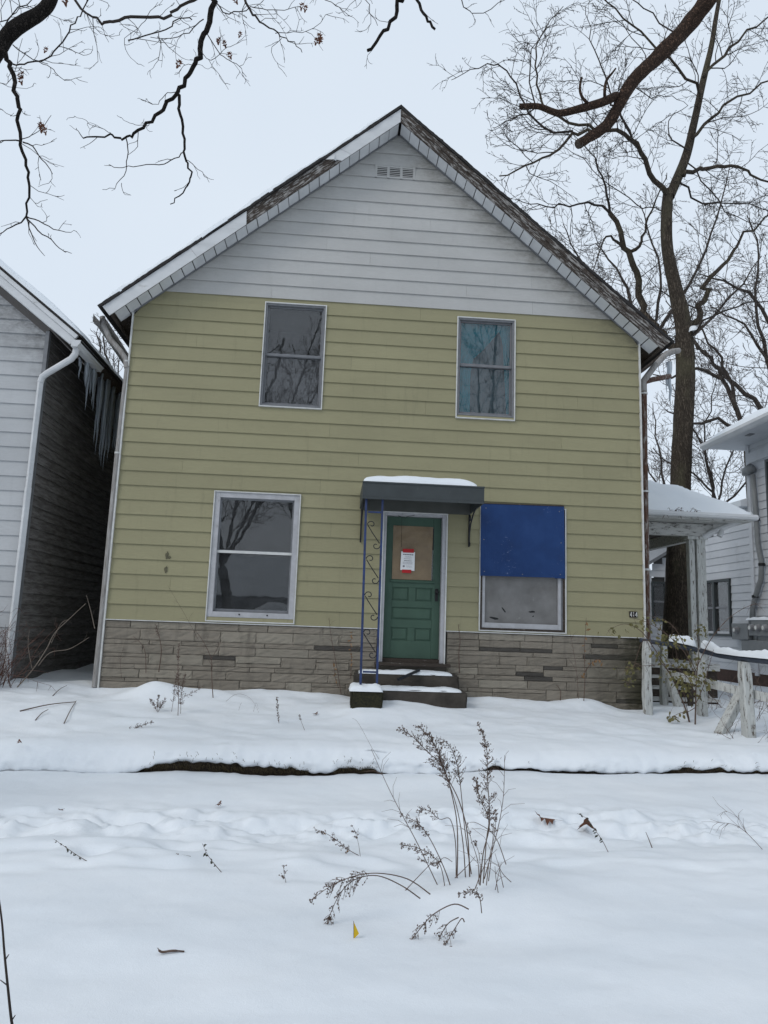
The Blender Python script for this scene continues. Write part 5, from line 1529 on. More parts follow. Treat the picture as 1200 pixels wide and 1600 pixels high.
main = [  # (points, r0 px, r1 px, density, length)
    ([(1048, 312), (1032, 290, -.2), (1012, 258, -.4), (995, 225, -.6), (965, 206, -.8), (930, 204, -1.0), (895, 212, -1.2), (860, 240, -1.3), (820, 262, -1.4), (780, 275, -1.5)], 6, 1.2, 1.5, 1.7),
    ([(1064, 555), (1035, 522, .3), (1013, 500, .5), (1002, 460, .6), (993, 425, .6), (983, 396, .6), (968, 360, .6), (953, 333, .6)], 9, 5, .5, 1.4),
    ([(953, 333, .6), (930, 320, .4), (900, 317, .2), (865, 322, 0), (830, 318, -.2), (805, 313, -.3)], 3, .6, 1.6, 1.3),
    ([(953, 333, .6), (945, 290, .4), (932, 255, .3), (918, 230, .2), (890, 205, 0)], 3, .6, 1.6, 1.2),
    ([(983, 396, .6), (998, 386, .5), (1005, 370, .4), (1012, 340, .3), (1030, 300, .2), (1042, 270, .1)], 4, .8, 1.2, .9),
    ([(983, 396, .6), (965, 378, .5), (948, 370, .4), (935, 400, .3), (925, 430, .2)], 3.5, .8, 1.2, .8),
    ([(1072, 535), (1085, 500, .3), (1098, 468, .5), (1112, 436, .6), (1135, 405, .8), (1165, 370, 1), (1205, 335, 1.2)], 8, 1.6, 1.0, 1.5),
    ([(1068, 275), (1090, 266, .2), (1120, 258, .4), (1150, 262, .6), (1175, 274, .8), (1210, 290, 1)], 5, 2, 1.3, 1.4),
    ([(1082, 215), (1110, 185, .3), (1150, 155, .5), (1205, 125, .8)], 4, 1.8, 1.4, 1.5),
    ([(1090, 170), (1095, 140, -.2), (1060, 105, -.6), (1030, 75, -.8), (990, 40, -1), (950, 5, -1.2), (920, -30, -1.3)], 3.6, 1.0, 1.4, 1.6),
    ([(1100, 120), (1130, 85, .2), (1165, 50, .4), (1210, 20, .6)], 4, 1.6, 1.4, 1.5),
    ([(1078, 235), (1050, 220, .3), (1045, 190, .4), (1075, 165, .3)], 2, .6, 1.2, .8),
    ([(1012, 258, -.4), (985, 200, -.2), (960, 160, 0), (940, 110, .1), (925, 60, .2), (915, 10, .3)], 3, .7, 1.6, 1.5),
    ([(930, 204, -1.0), (890, 190, -.9), (850, 170, -.8), (838, 130, -.7), (835, 90, -.7), (850, 45, -.6), (880, 10, -.6)], 3.2, .8, 1.8, 1.3),
    ([(895, 205, -1.0), (850, 200, -1.0), (820, 165, -1), (800, 120, -1.0), (770, 100, -1), (735, 110, -1), (705, 125, -1)], 2.6, .6, 1.8, 1.2),
    ([(860, 175, -.8), (830, 150, -.8), (832, 75, -.7), (860, 40, -.5)], 2, .6, 1.5, 1.0),
    ([(1040, 330), (1015, 325, .4), (985, 310, .6), (940, 275, .8), (900, 240, .9), (870, 225, 1)], 1.6, .5, 2, 1.0),
    ([(1075, 255), (1110, 300, -.2), (1150, 340, -.4), (1205, 355, -.5)], 1.8, .6, 1.6, 1.0),
    ([(1060, 285), (1100, 320, .2), (1150, 318, .4), (1210, 330, .5)], 2.4, 1, 1.4, 1.2),
    ([(1070, 540), (1100, 500, -.4), (1150, 480, -.8), (1205, 470, -1)], 2.4, 1, 1.4, 1.3),
]
for pts, a, b2, dn, ln in main:
    o, rad = t1.limb(px_pts(pts, TY), .82 * a / pm, .8 * b2 / pm, tb if a > 3.1 else None)
    t1.sprout(o, rad, 1, dn * 2.7, ln * 1.25, (.5, 1.1), .08, flat, 3)
# dangling seed keys on the twig ends
rg = np.random.default_rng(3)
for (p, d) in t1.tips[::3]:
    l = rg.uniform(.03, .06); w = rg.uniform(.006, .010); a = rg.uniform(0, 6.28)
    e = np.array([math.cos(a), math.sin(a), 0]) * w; q = p + np.array([0, 0, -l]) + e * rg.uniform(-1, 1)
    t1.mb.add([p, (p + q) / 2 + e, q, (p + q) / 2 - e], [(0, 1, 2, 3)])
big = finish_tree(t1, 'bare_tree', 'large bare tree with furrowed trunk rising behind the side porch roof', tb, MT['bark'], MT['twig'])
snow_sheet('crotch_snow', lambda u, v_, h: tuple(P(1080, 520, TY - .15) + np.array([-.07 + .18 * u, -.1 + .2 * v_, .0 + .13 * h + .05 * u])), 8, 8, 3, 'pinch of snow in the fork of the large bare tree', .3, (2, 2), 4)

# --- trees farther back on the right and in the gap on the left
def bg_tree(seed, x, y, base_z, limbs_px, r0, label, dens=1.3, ln=2.2, maxlev=3, grp='bare trees beyond the houses', trunk_top=None):
    t = Tree(seed, up=.05, wander=.2, tip=.0095, min_len=.35, gap=1.15); tb = MB()
    fk = P(*limbs_px[0][0][:2], y)
    trunk_tube(tb, [(x, y, base_z), ((x + fk[0]) / 2 + .05, y, (base_z + fk[2]) / 2), fk], [r0 * 1.25, r0, r0 * .8], seed, 12, 6)
    for lp in limbs_px:
        pts = px_pts(lp, y); rr0 = r0 * (.38 if lp is not limbs_px[0] else .5)
        o, rad = t.limb(pts, rr0, .018, tb)
        t.sprout(o, rad, 1, dens * 2.1, ln * 1.05, (.45, 1.0), .05, np.array([0, 1., 0]), maxlev)
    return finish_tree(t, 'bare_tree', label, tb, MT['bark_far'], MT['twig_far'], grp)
f = P(1165, 690, 13)
bg_tree(21, f[0] + .2, 13, .5, [[(1168, 680), (1150, 640), (1130, 590), (1108, 560), (1088, 540), (1070, 500, .5), (1040, 470, 1)], [(1168, 680), (1120, 655), (1085, 662), (1060, 650), (1040, 640)], [(1150, 640), (1140, 600), (1125, 560), (1100, 520), (1085, 470)], [(1130, 592), (1090, 575), (1050, 590), (1020, 585)]], .19, 'bare tree leaning over the meters house toward the large trunk', 1.1, 1.8)
f = P(1235, 690, 16)
bg_tree(22, f[0], 16, .5, [[(1235, 690), (1190, 640), (1150, 600), (1115, 570), (1090, 545), (1075, 520)], [(1235, 680), (1215, 600), (1185, 540), (1150, 500), (1110, 480)], [(1225, 640), (1200, 560), (1180, 480), (1185, 400), (1170, 340)], [(1230, 600), (1190, 480), (1130, 440), (1090, 430)]], .24, 'bare tree behind the white clapboard house at the picture edge', 1.3, 2.4)
f = P(1120, 850, 20)
bg_tree(23, f[0], 20, .5, [[(1120, 800), (1110, 740), (1095, 690), (1070, 650), (1050, 600)], [(1120, 790), (1135, 730), (1150, 690), (1165, 640)], [(1115, 770), (1080, 740), (1040, 720), (1020, 700)], [(1118, 780), (1100, 700), (1110, 640), (1120, 590)], [(1120, 800), (1160, 760), (1180, 720), (1190, 690)]], .14, 'thicket-like bare tree low behind the porch roof', 1.5, 2.3)
f = P(1040, 850, 24)
bg_tree(24, f[0], 24, .5, [[(1040, 800), (1035, 740), (1025, 680), (1020, 630)], [(1040, 790), (1060, 720), (1070, 660), (1060, 600)], [(1038, 770), (1015, 740), (1005, 700)]], .16, 'slender bare tree seen between the house corner and the large trunk', 1.4, 2.2)
f = P(1010, 560, 17)
bg_tree(25, P(978, 900, 17)[0], 17, .5, [[(985, 600), (990, 540), (985, 470), (965, 420), (930, 380)], [(985, 600), (1015, 520), (1035, 450), (1020, 380), (1000, 320)], [(986, 570), (970, 500), (940, 450), (905, 400), (880, 350)], [(986, 590), (1040, 500), (1090, 420), (1120, 340), (1140, 260)], [(986, 590), (1060, 540), (1140, 470), (1190, 400)]], .24, 'bare tree whose crown spreads behind the peeling rake', 1.5, 2.6)
f = P(165, 640, 16)
bg_tree(26, P(168, 900, 16)[0], 16, .5, [[(168, 700), (166, 620), (160, 560), (150, 520)], [(168, 690), (180, 610), (186, 560)], [(168, 660), (172, 590), (165, 540), (170, 515)]], .14, 'bare tree glimpsed in the gap over the neighbour eave', 1.9, 1.9)

# --- near street tree on the right: cut limb hanging into view, its trunk stands beside the frame
LY = -2.4
pmn = 1120.9 / 8.0
tr2 = Tree(8, up=.0, wander=.25, tip=.003, min_len=.3); tb = MB()
limb = px_pts([(1180, -110, -.5), (1140, -50, -.3), (1100, 8, -.1), (1066, 50), (1040, 78), (1010, 105), (985, 132), (967, 165), (948, 195), (920, 215), (903, 226)], LY)
trunk_tube(tb, limb, [22 / pmn, 18 / pmn, 15.5 / pmn, 14.5 / pmn, 13.5 / pmn, 12 / pmn, 11 / pmn, 9.5 / pmn, 9 / pmn, 8 / pmn, 7.5 / pmn], 6, 22, 9, .15)
trunk_tube(tb, [limb[0], limb[0] + np.array([1.2, -.5, 1.6]), limb[0] + np.array([2.6, -1.3, .6]), limb[0] + np.array([3.6, -1.8, -3.5]), (limb[0][0] + 4.0, -5.2, -.1)], [.16, .2, .3, .36, .45], 7, 18, 6)
endd = unit(limb[-1] - limb[-2])
cap = MB(); cap.tube([limb[-1] - endd * .03, limb[-1] + endd * .012], [.062, .05], 12)
side = [([(962, 150), (940, 160, -.1), (908, 169, -.1), (880, 176, -.1), (866, 175, -.1), (840, 166, -.1), (812, 166, -.1)], 8, 4.5), ([(921, 164, -.1), (910, 152, -.2), (906, 138, -.2), (909, 121, -.2)], 3, 1.8), ([(945, 158, -.1), (945, 140, -.2), (948, 125, -.2), (956, 115, -.2), (962, 107, -.2)], 3, 1.6)]
for pts, a, b2 in side:
    trunk_tube(tb, px_pts(pts, LY), np.linspace(a / pmn, b2 / pmn, len(pts)), 9, 10, 4, .12)
for pts, a, b2 in [([(866, 175, -.1), (850, 168, 0), (820, 172, .1), (800, 170, .1)], 2, .8), ([(840, 166), (820, 178), (790, 190), (770, 200)], 1.4, .5), ([(1010, 105), (1000, 70, .1), (960, 30, .2), (930, 5, .3)], 1.2, .5), ([(985, 132), (1020, 150, .2), (1050, 150, .3), (1075, 165, .4)], 1.2, .5), ([(1060, 55), (1020, 20, .2), (985, 0, .3), (960, -20, .3)], 1.5, .6)]:
    o, rad = tr2.limb(px_pts(pts, LY), a / pmn, b2 / pmn); tr2.sprout(o, rad, 2, 2.0, .45, (.5, 1.0), .2, None, 3)
st = finish_tree(tr2, 'bare_tree', 'thick reddish cut limb of a street tree crossing the sky above the rake', tb, MT['bark_red'], MT['twig'])
cap.build('cut_end', MT['wood_old'], st)

# --- near oak on the left: drooping branches with a few brown leaves
OY = -4.3
pmo = 1120.9 / 6.1
oak = Tree(14, up=-.01, wander=.30, tip=.0028, min_len=.14, gap=1.0); tb = MB()
trunk_tube(tb, px_pts([(-70, 160, -.2), (-25, 110, -.1), (0, 72), (15, 52), (40, 34), (62, 20), (78, 2), (95, -40, .1), (140, -110, .2)], OY), [13 / pmo, 13 / pmo, 12.5 / pmo, 12 / pmo, 11.5 / pmo, 11 / pmo, 10.5 / pmo, 10 / pmo, 9 / pmo], 12, 16, 6, .07)
a = P(-70, 160, OY - .2)
trunk_tube(tb, [a, a + np.array([-1.2, -.4, -.6]), (a[0] - 2.0, OY - .8, 3.5), (a[0] - 2.1, OY - 1.0, -.1)], [.075, .16, .28, .40], 13, 18, 6)
b0 = P(140, -110, OY + .2)
trunk_tube(tb, [b0, P(320, -90, OY + .2), P(480, -110, OY + .1), P(640, -90, OY), P(760, -120, OY)], [9 / pmo, 8 / pmo, 7 / pmo, 5 / pmo, 3 / pmo], 14, 12, 6)
ob = [
    ([(4, 76), (10, 88), (19, 108), (24, 140), (29, 165), (27, 190), (33, 218), (40, 250), (44, 275), (44, 305), (41, 338)], 4.2, 1.6, 1.4, .5),
    ([(41, 338), (25, 352), (5, 362), (-12, 372)], 1.7, .5, 3, .35), ([(41, 338), (62, 345), (85, 358), (105, 362), (120, 362)], 1.2, .4, 3, .35),
    ([(41, 338), (60, 360), (80, 375), (100, 392), (112, 396)], 1.2, .4, 3, .3), ([(41, 340), (48, 365), (58, 385), (70, 400)], 1.1, .4, 2, .25),
    ([(30, 220), (10, 220), (-10, 222)], 1.5, .9, 3, .4), ([(36, 222), (50, 228), (66, 248), (82, 272)], 1.3, .6, 3, .35), ([(33, 218), (45, 214), (60, 205), (80, 180)], .9, .4, 3, .3),
    ([(20, 100), (35, 98), (62, 96), (85, 82), (103, 55), (118, 35), (130, 15), (150, -20)], 1.6, 1.0, 3.5, .5),
    ([(60, 96), (82, 108), (100, 125), (128, 120)], .8, .4, 4, .3), ([(90, 73), (110, 78), (130, 86), (143, 82)], .8, .4, 4, .3), ([(20, 70), (50, 92), (75, 100)], 1, .6, 3, .3),
    ([(100, -30), (125, 12), (145, 27), (165, 36), (185, 29), (220, 26), (258, 26), (275, 15), (305, 0), (330, -20)], 2.2, 2.6, 3.2, .55),
    ([(200, 63), (230, 56), (258, 45), (280, 30), (300, 31)], 1.4, 1.2, 3.5, .45), ([(248, 52), (250, 75), (243, 100), (230, 117)], .7, .3, 3, .25), ([(252, 60), (270, 80), (290, 92), (302, 94)], .6, .3, 3, .25),
    ([(345, -40), (336, -5), (327, 25), (318, 55), (308, 85), (300, 102), (288, 124), (277, 144), (262, 162), (243, 180), (222, 198), (205, 210), (193, 216), (175, 214), (150, 213), (130, 216)], 5.5, 1.0, .7, .40),
    ([(130, 216), (124, 208), (119, 200)], .8, .4, 1, .15), ([(178, 214), (168, 205), (150, 198), (135, 190), (116, 181)], .6, .35, 4, .22), ([(225, 196), (212, 195), (198, 190), (188, 183)], .6, .3, 3, .15),
    ([(277, 146), (282, 165), (285, 187), (288, 215), (288, 238), (294, 258), (300, 275), (292, 290), (278, 305), (266, 319)], 2.8, .8, .6, .3),
    ([(288, 238), (272, 248), (256, 256), (230, 258), (200, 260), (180, 261), (170, 257)], 1.1, .5, 1.5, .22), ([(197, 216), (199, 240), (197, 262), (190, 280), (178, 293), (160, 296)], 1.0, .4, 1.2, .2),
    ([(216, 206), (215, 228), (200, 242)], .7, .4, 2, .2), ([(190, 286), (193, 302), (205, 305)], .5, .3, 1, .1), ([(292, 250), (305, 260), (320, 275), (327, 285)], .7, .3, 3, .2),
    ([(275, 144), (262, 145), (250, 158), (238, 162), (220, 155)], .8, .4, 4, .22),
    ([(330, -10), (350, 20), (375, 18), (400, 10), (430, 15), (470, 10)], 1.4, .5, 4, .5),
    ([(375, -30), (385, 5), (400, 27), (420, 42), (440, 58), (458, 66), (472, 82)], 2.4, .6, 2.2, .45), ([(430, 52), (460, 50), (490, 45), (520, 20)], .9, .4, 4, .35), ([(440, 60), (425, 75), (430, 95), (445, 105)], .6, .3, 3, .25),
    ([(322, 50), (340, 80), (355, 92), (368, 100), (385, 120)], .9, .4, 3.5, .35), ([(312, 75), (330, 95), (350, 78), (365, 70), (385, 62)], .7, .3, 3, .3), ([(298, 108), (310, 100), (325, 108), (335, 95)], .5, .3, 3, .25),
    ([(318, 30), (295, 50), (270, 60), (235, 58)], 1, .5, 3, .4), ([(230, 28), (215, 45), (195, 60), (200, 85), (215, 100)], .7, .3, 3, .25), ([(160, 36), (163, 55), (170, 66)], .5, .3, 3, .15),
    ([(640, -60), (630, -10), (622, 10), (612, 35), (595, 58), (574, 79)], 4, 2.6, 1.2, .4), ([(645, -50), (650, -5), (662, 22), (672, 35), (680, 46)], 3, 2.2, .8, .3),
    ([(560, -80), (555, -20), (575, 10), (590, 40)], 1.2, .5, 3, .4), ([(690, -60), (720, 0), (740, 20), (780, 8), (795, -15)], 1.2, .5, 3, .35), ([(480, -90), (500, -20), (525, 10), (545, 25)], 1.2, .4, 3, .4),
    ([(0, 60), (20, 20), (50, 0), (60, -30)], 1.4, .8, 4, .5), ([(-20, 40), (10, 30), (30, 10), (25, -20)], 1.2, .6, 4, .5), ([(-30, 130), (0, 130), (20, 120), (35, 60)], .9, .4, 3, .35),
]
for pts, a, b2, dn, ln in ob:
    o, rad = oak.limb(px_pts([(p[0], p[1]) for p in pts], OY + .15 * math.sin(pts[0][0])), a / pmo, b2 / pmo, tb if a > 2.7 else None)
    oak.sprout(o, rad, 2, dn * 2.4, ln * 1.0, (.5, 1.1), .1, np.array([0, .6, 0]), 3)
oak_root = finish_tree(oak, 'oak_tree', 'oak branches with a few clinging brown leaves drooping into the upper sky', tb, MT['bark_dark'], MT['twig'])
def oak_leaf(c, size, seed, name='leaf', m='leaf_brown', parent=None, hang=True):
    r = random.Random(seed)
    lobes = [(0, 0), (.08, .10), (.30, .16), (.14, .28), (.42, .42), (.16, .52), (.36, .70), (.14, .74), (.12, .9), (0, 1.0)]
    pts = lobes + [(-x, y) for x, y in lobes[-2:0:-1]]
    ax = unit(np.array([r.uniform(-.5, .5), r.uniform(-.3, .3), -1 if hang else r.uniform(-.1, .1)])) if hang else unit(np.array([r.uniform(-1, 1), r.uniform(-1, 1), .05]))
    sd = unit(np.cross(ax, [r.uniform(-.5, .5), 1, .2] if hang else [0, 0, 1.0])); nn = np.cross(ax, sd)
    c = np.array(c, float)
    V = [c + ax * y * size + sd * x * size * .9 + nn * size * (.9 * abs(x) ** 1.3 - .25 * y * y + r.uniform(-.03, .03)) for x, y in pts]
    ctr = [c + ax * y * size for y in (.3, .7)]
    mb = MB(); n = len(V); allv = V + ctr; F = []
    for i in range(n):
        k = n if (pts[i][1] + pts[(i + 1) % n][1]) / 2 < .5 else n + 1
        F.append((i, (i + 1) % n, k))
    F += [(3, n, n + 1)]
    mb.add(allv, F)
    mb2 = MB(); mb2.v = mb.v; mb2.f = mb.f; mb2.n = mb.n; mb2.mi = mb.mi
    mb2.tube([c, c - ax * size * .35], [.0012, .0008], 3)
    return mb2.build(name, MT[m], parent)
k = 0
for (px, py, s) in ((68, 197, .085), (34, 122, .085), (29, 118, .06), (37, 115, .07), (64, 194, .07), (73, 203, .075), (283, 98, .085), (345, 62, .07), (350, 66, .07), (340, 65, .06), (357, 85, .075), (376, 53, .06), (475, 8, .08), (479, 12, .07), (497, 55, .085), (501, 60, .08), (495, 62, .07), (100, -2, .10), (367, 0, .08), (74, 78, .06), (107, -4, .08)):
    oak_leaf(P(px, py - 4, OY), s * 1.05, 60 + k, 'leaf', 'leaf_brown', oak_root); k += 1

# --- trees and a house across the street behind the photographer, mirrored in the windows
def street_tree(seed, x, y, h, r0, label, lean=0.0):
    t = Tree(seed, up=.05, wander=.18, tip=.011, min_len=.5, gap=1.0); tb = MB()
    fk = np.array([x + lean, y, h * .22])
    trunk_tube(tb, [(x, y, -.1), (x + lean * .5, y, h * .15), fk], [r0 * 1.3, r0, r0 * .85], seed, 14, 6)
    for i in range(6):
        a = i * 1.05 + seed; d = np.array([math.cos(a) * .55, math.sin(a) * .4, 1.0])
        pts = [fk, fk + d * h * .15, fk + d * h * .33 + [0, 0, h * .05], fk + d * h * .5 + [0, 0, h * .12]]
        o, rad = t.limb(pts, r0 * .36, .03, tb); t.sprout(o, rad, 1, 2.0, h * .2, (.4, .9), .1, None, 3)
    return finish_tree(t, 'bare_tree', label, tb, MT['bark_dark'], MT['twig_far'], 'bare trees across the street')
street_tree(31, -4.3, -20.5, 17, .20, 'forked bare tree mirrored darkly in the large lower window', -.5)
street_tree(32, 6.0, -19.5, 18, .28, 'bare tree across the street mirrored in the teal curtained window', .3)
street_tree(33, -1.3, -24, 20, .26, 'bare tree across the street mirrored in the dark upper window', .3)
V = np.zeros((16, 40, 3))
for i in range(16):
    for jx in range(40):
        u, v_ = jx / 39, i / 15; e = (math.sin(math.pi * u) ** .7) * (math.sin(math.pi * v_) ** .8)
        V[i, jx] = (-4.6 + 5.2 * u, -16.2 + 2.6 * v_, -.05 + e * (2.35 + .5 * float(fbm(u * 4, v_ * 2, 88, 3))))
tag(MB().grid(V).build('snow_bank', MT['snow'], None, True), 'ploughed snow heap at the street edge mirrored in the lower window', 'snow bank', kind='structure')
oh = empty('house'); tag(oh, 'low dark house across the street mirrored in the lower window', 'house')
MB().box(-9, 1, -40, -33, -.1, 2.9).build('wall', MT['alum'], oh)
MB().prism([(-33 + .5, 2.9), (-36.5, 5.6), (-40.5, 2.9)], -9.5, 1.5, 'x').build('roof', MT['snow'], oh)
MB().box(-5, -4, -32.995, -32.95, -.05, 2.05).build('door', MT['metal_white'], oh)
for x in (-7.8, -2.6, -.9): MB().box(x, x + 1.1, -32.995, -32.95, .8, 2.1).build('window', MT['winblack'], oh)

# ------------------------------------------------------------------ dead weeds, saplings, shrub
def catmull(pts, sub=5):
    pts = [np.array(p, float) for p in pts]; out = []
    for i in range(len(pts) - 1):
        a, b, c, d = pts[max(i - 1, 0)], pts[i], pts[i + 1], pts[min(i + 2, len(pts) - 1)]
        for t in np.linspace(0, 1, sub, endpoint=False):
            out.append(.5 * (2 * b + (c - a) * t + (2 * a - 5 * b + 4 * c - d) * t * t + (3 * b - a - 3 * c + d) * t ** 3))
    out.append(pts[-1]); return np.array(out)
def seedhead(mb, p, r):
    o = [p + np.array(d) * r for d in ((1, 0, 0), (0, 1, 0), (-1, 0, 0), (0, -1, 0), (0, 0, 1.3), (0, 0, -1.3))]
    mb.add(o, [(0, 1, 4), (1, 2, 4), (2, 3, 4), (3, 0, 4), (1, 0, 5), (2, 1, 5), (3, 2, 5), (0, 3, 5)])
def stem(ms, mh, pts, r0, rng, panicle=0.0, dens=60, blen=.05, twigs=0, sr=.0039, droop=0):
    """one dead stem; panicle = share of its length from the tip that carries seed branchlets"""
    c = catmull(pts); n = len(c); r0 = r0 * 1.25; rad = np.linspace(r0, r0 * .4, n)
    ms.tube(c, rad, 4, False)
    seg = np.linalg.norm(np.diff(c, axis=0), axis=1); cum = np.concatenate([[0], np.cumsum(seg)]); L = cum[-1]
    def at(s):
        j = min(np.searchsorted(cum, s, 'right') - 1, n - 2); f = (s - cum[j]) / (seg[j] + 1e-9)
        return c[j] + (c[j + 1] - c[j]) * f, unit(c[j + 1] - c[j])
    for i in range(int(L * panicle * dens * 1.7)):
        s = L * (1 - panicle * rng.random() ** .9); p, t = at(s)
        sd = rng.normal(size=3); sd = unit(sd - t * (sd @ t)); l = blen * rng.uniform(.4, 1.2) * (.35 + .65 * min(1, (L - s) / (L * panicle * .55 + 1e-6)))
        q = p + (t * .75 + sd * .85 + np.array([0, 0, -droop])) * l
        m_ = (p + q) / 2 + sd * l * .12
        ms.tube([p, m_, q], [.0016, .0013, .0009], 3, False)
        for k in range(rng.integers(2, 5)):
            f = rng.uniform(.35, 1.0); seedhead(mh, p + (q - p) * f + rng.normal(size=3) * .004, sr * rng.uniform(.6, 1.2))
    for i in range(twigs):
        p, t = at(L * rng.uniform(.3, .95)); sd = rng.normal(size=3); sd[1] *= .4; sd = unit(sd - t * (sd @ t)); l = rng.uniform(.06, .16)
        ms.tube([p, p + (t * .8 + sd * .7) * l * .5, p + (t * .6 + sd * .9) * l], [.0015, .0012, .0008], 3, False)
def zpt(X, Y): return (440 + X / 3, 1100 + Y / 3)
def weed(name, label, stems, y, stem_m='stem', seed=1, cat='weed', jy=.06, group=None):
    """stems: (pixel points, r0, panicle, dens, blen, twigs, droop)"""
    rng = np.random.default_rng(seed); ms = MB(); mh = MB()
    for (pts, r0, pan, dens, bl, tw, dr) in stems:
        dy = rng.uniform(-jy, jy); w = [P(a[0], a[1], y + dy + (a[2] if len(a) > 2 else 0)) for a in pts]
        stem(ms, mh, w, r0, rng, pan, dens, bl, tw, droop=dr)
    root = empty(name); tag(root, label, cat, group)
    ms.build('stem', MT[stem_m], root)
    if mh.n: tag(mh.build('seed_heads', MT['seed'], root), kind='stuff')
    return root
def Z(*l): return [zpt(a, b) for a, b in l]
gy = G(690, 1372)[1]
gy2 = G(745, 1400)[1]
weed('goldenrod', 'tall dead goldenrod clump with feathery seed heads standing in the snow', [
    (Z((822, 830), (825, 620), (810, 480), (760, 300), (690, 230), (610, 150), (545, 110)), .0032, .40, 95, .078, 0, 0),
    (Z((882, 810), (870, 600), (830, 450), (770, 330), (720, 200), (640, 100)), .0034, .45, 95, .080, 0, 0),
    (Z((890, 800), (860, 600), (830, 320), (790, 200), (740, 160)), .0028, .4, 80, .07, 0, 0),
    (Z((818, 820), (815, 650), (790, 540), (740, 570 - 30), (690, 500), (630, 500)), .0026, .28, 80, .045, 0, 0),
    (Z((862, 815), (850, 650), (820, 480), (770, 330), (735, 230), (690, 140)), .0028, .4, 80, .05, 0, 0),
], gy, 'stem', 3)
weed('goldenrod', 'upright dead goldenrod clump beside the taller feathery one', [
    (Z((930, 850), (945, 700), (975, 560), (965, 350), (960, 200), (920, 90)), .0032, .62, 85, .06, 0, 0),
    (Z((945, 840), (960, 640), (970, 540), (930, 440), (905, 340)), .0028, .45, 120, .045, 0, 0),
    (Z((950, 820), (1010, 600), (1040, 430), (1045, 240)), .0024, 0, 0, 0, 9, 0),
    (Z((990, 930), (1010, 830), (1030, 740)), .0022, .0, 0, 0, 1, 0), (Z((1018, 900), (1005, 820), (1000, 760)), .002, 0, 0, 0, 1, 0), (Z((1076, 835), (1030, 785), (1000, 700)), .002, 0, 0, 0, 2, 0),
    (Z((1052, 752), (1000, 620), (920, 560), (880, 555)), .0022, .0, 0, 0, 3, 0), (Z((970, 830), (985, 700), (995, 560)), .0024, .2, 60, .03, 0, 0), (Z((905, 870), (960, 740), (1010, 680)), .002, 0, 0, 0, 1, 0),
    (Z((910, 860), (930, 790), (925, 700), (900, 640)), .0022, .3, 60, .03, 0, 0),
    (Z((960, 850), (975, 720), (1000, 600), (1005, 500)), .0022, .3, 50, .03, 2, 0), (Z((925, 845), (920, 740), (890, 640), (870, 560)), .0022, .2, 50, .03, 2, 0), (Z((1040, 860), (1025, 790), (1018, 740)), .002, 0, 0, 0, 1, 0),
], gy2, 'stem', 4)
weed('goldenrod', 'thin leaning goldenrod stem left of the tall clump', [
    (Z((748, 885), (640, 660), (560, 510), (490, 370), (420, 210)), .0024, 0, 0, 0, 12, 0),
    (Z((820, 950), (770, 790), (700, 640), (640, 560), (560, 520)), .0028, .34, 85, .05, 0, 0.1),
    (Z((768, 880), (745, 760), (690, 700), (620, 670), (560, 660)), .0022, .5, 80, .04, 0, .2), (Z((538, 920), (640, 810), (732, 715)), .0026, 0, 0, 0, 0, 0), (Z((812, 816), (870, 760), (908, 714)), .0022, 0, 0, 0, 0, 0),
    (Z((800, 740), (760, 720), (720, 760), (680, 740), (640, 720)), .0015, .7, 70, .035, 0, .1),
], (gy + gy2) / 2, 'stem', 5)
weed('goldenrod', 'goldenrod stems arching over to touch the snow near the yellow flag', [
    (Z((650, 912), (560, 850), (450, 805), (350, 820), (280, 880), (230, 980), (205, 1060)), .0028, .5, 70, .05, 0, .5),
    (Z((697, 892), (590, 820), (450, 793), (330, 810), (220, 860), (130, 925)), .0028, .5, 75, .055, 0, .4),
], G(560, 1440)[1] - .05, 'stem', 6, jy=.03)
weed('goldenrod', 'broken goldenrod stem bent forward onto the foreground snow', [
    (Z((877, 962), (810, 938), (720, 980), (660, 1040), (600, 1120), (530, 1240), (462, 1193)), .0028, .75, 50, .045, 0, .4),
    (Z((857, 1022), (845, 1005), (820, 1040), (780, 1110), (760, 1190)), .0026, .7, 60, .04, 0, .4), (Z((830, 1000), (780, 1030), (740, 1100), (715, 1200)), .0026, .75, 60, .045, 0, .4),
    (Z((938, 980), (925, 900), (880, 880), (830, 890)), .0022, .75, 85, .04, 0, .2), (Z((466, 1272), (430, 1262), (388, 1260)), .0016, .9, 70, .03, 0, .3),
], G(655, 1470)[1], 'stem', 7, jy=.03)

def sprig(label, pts, y, seed, leaves=8, m='stem', lm='leaf_dark', ls=.03, r0=.002, pan=0, name='sprig', cat='sprig'):
    rng = np.random.default_rng(seed); ms = MB(); mh = MB(); w = [P(a[0], a[1], y) for a in pts]
    stem(ms, mh, w, r0, rng, pan, 60, .04, 0, droop=.2)
    root = empty(name); tag(root, label, cat); ms.build('stem', MT[m], root)
    if mh.n: tag(mh.build('seed_heads', MT['seed'], root), kind='stuff')
    c = catmull(w)
    for i in range(leaves):
        p = c[int(len(c) * (.25 + .72 * i / max(leaves, 1))) % len(c)]; d = unit(np.array([rng.uniform(-.6, .6), rng.uniform(-.5, .5), rng.uniform(-1, .2)])); s = unit(np.cross(d, [0.2, 1, .3])); l = ls * rng.uniform(.6, 1.2)
        leaf = MB().add([p, p + d * l * .5 + s * l * .22 + [0, .004, 0], p + d * l, p + d * l * .5 - s * l * .22 + [0, .004, 0]], [(0, 1, 2, 3)])
        leaf.build('leaf', MT[lm], root)
    return root
def gyy(px, py): return G(px, py)[1] + .01
sprig('leafy sprig poking from the snow at far left of the tree lawn', [(140, 1348), (120, 1336), (100, 1322), (84, 1311)], gyy(138, 1347), 1, 11)
sprig('curved leafy sprig between the left sprig and the goldenrod', [(347, 1364), (335, 1350), (324, 1335), (316, 1318)], gyy(346, 1364), 2, 11)
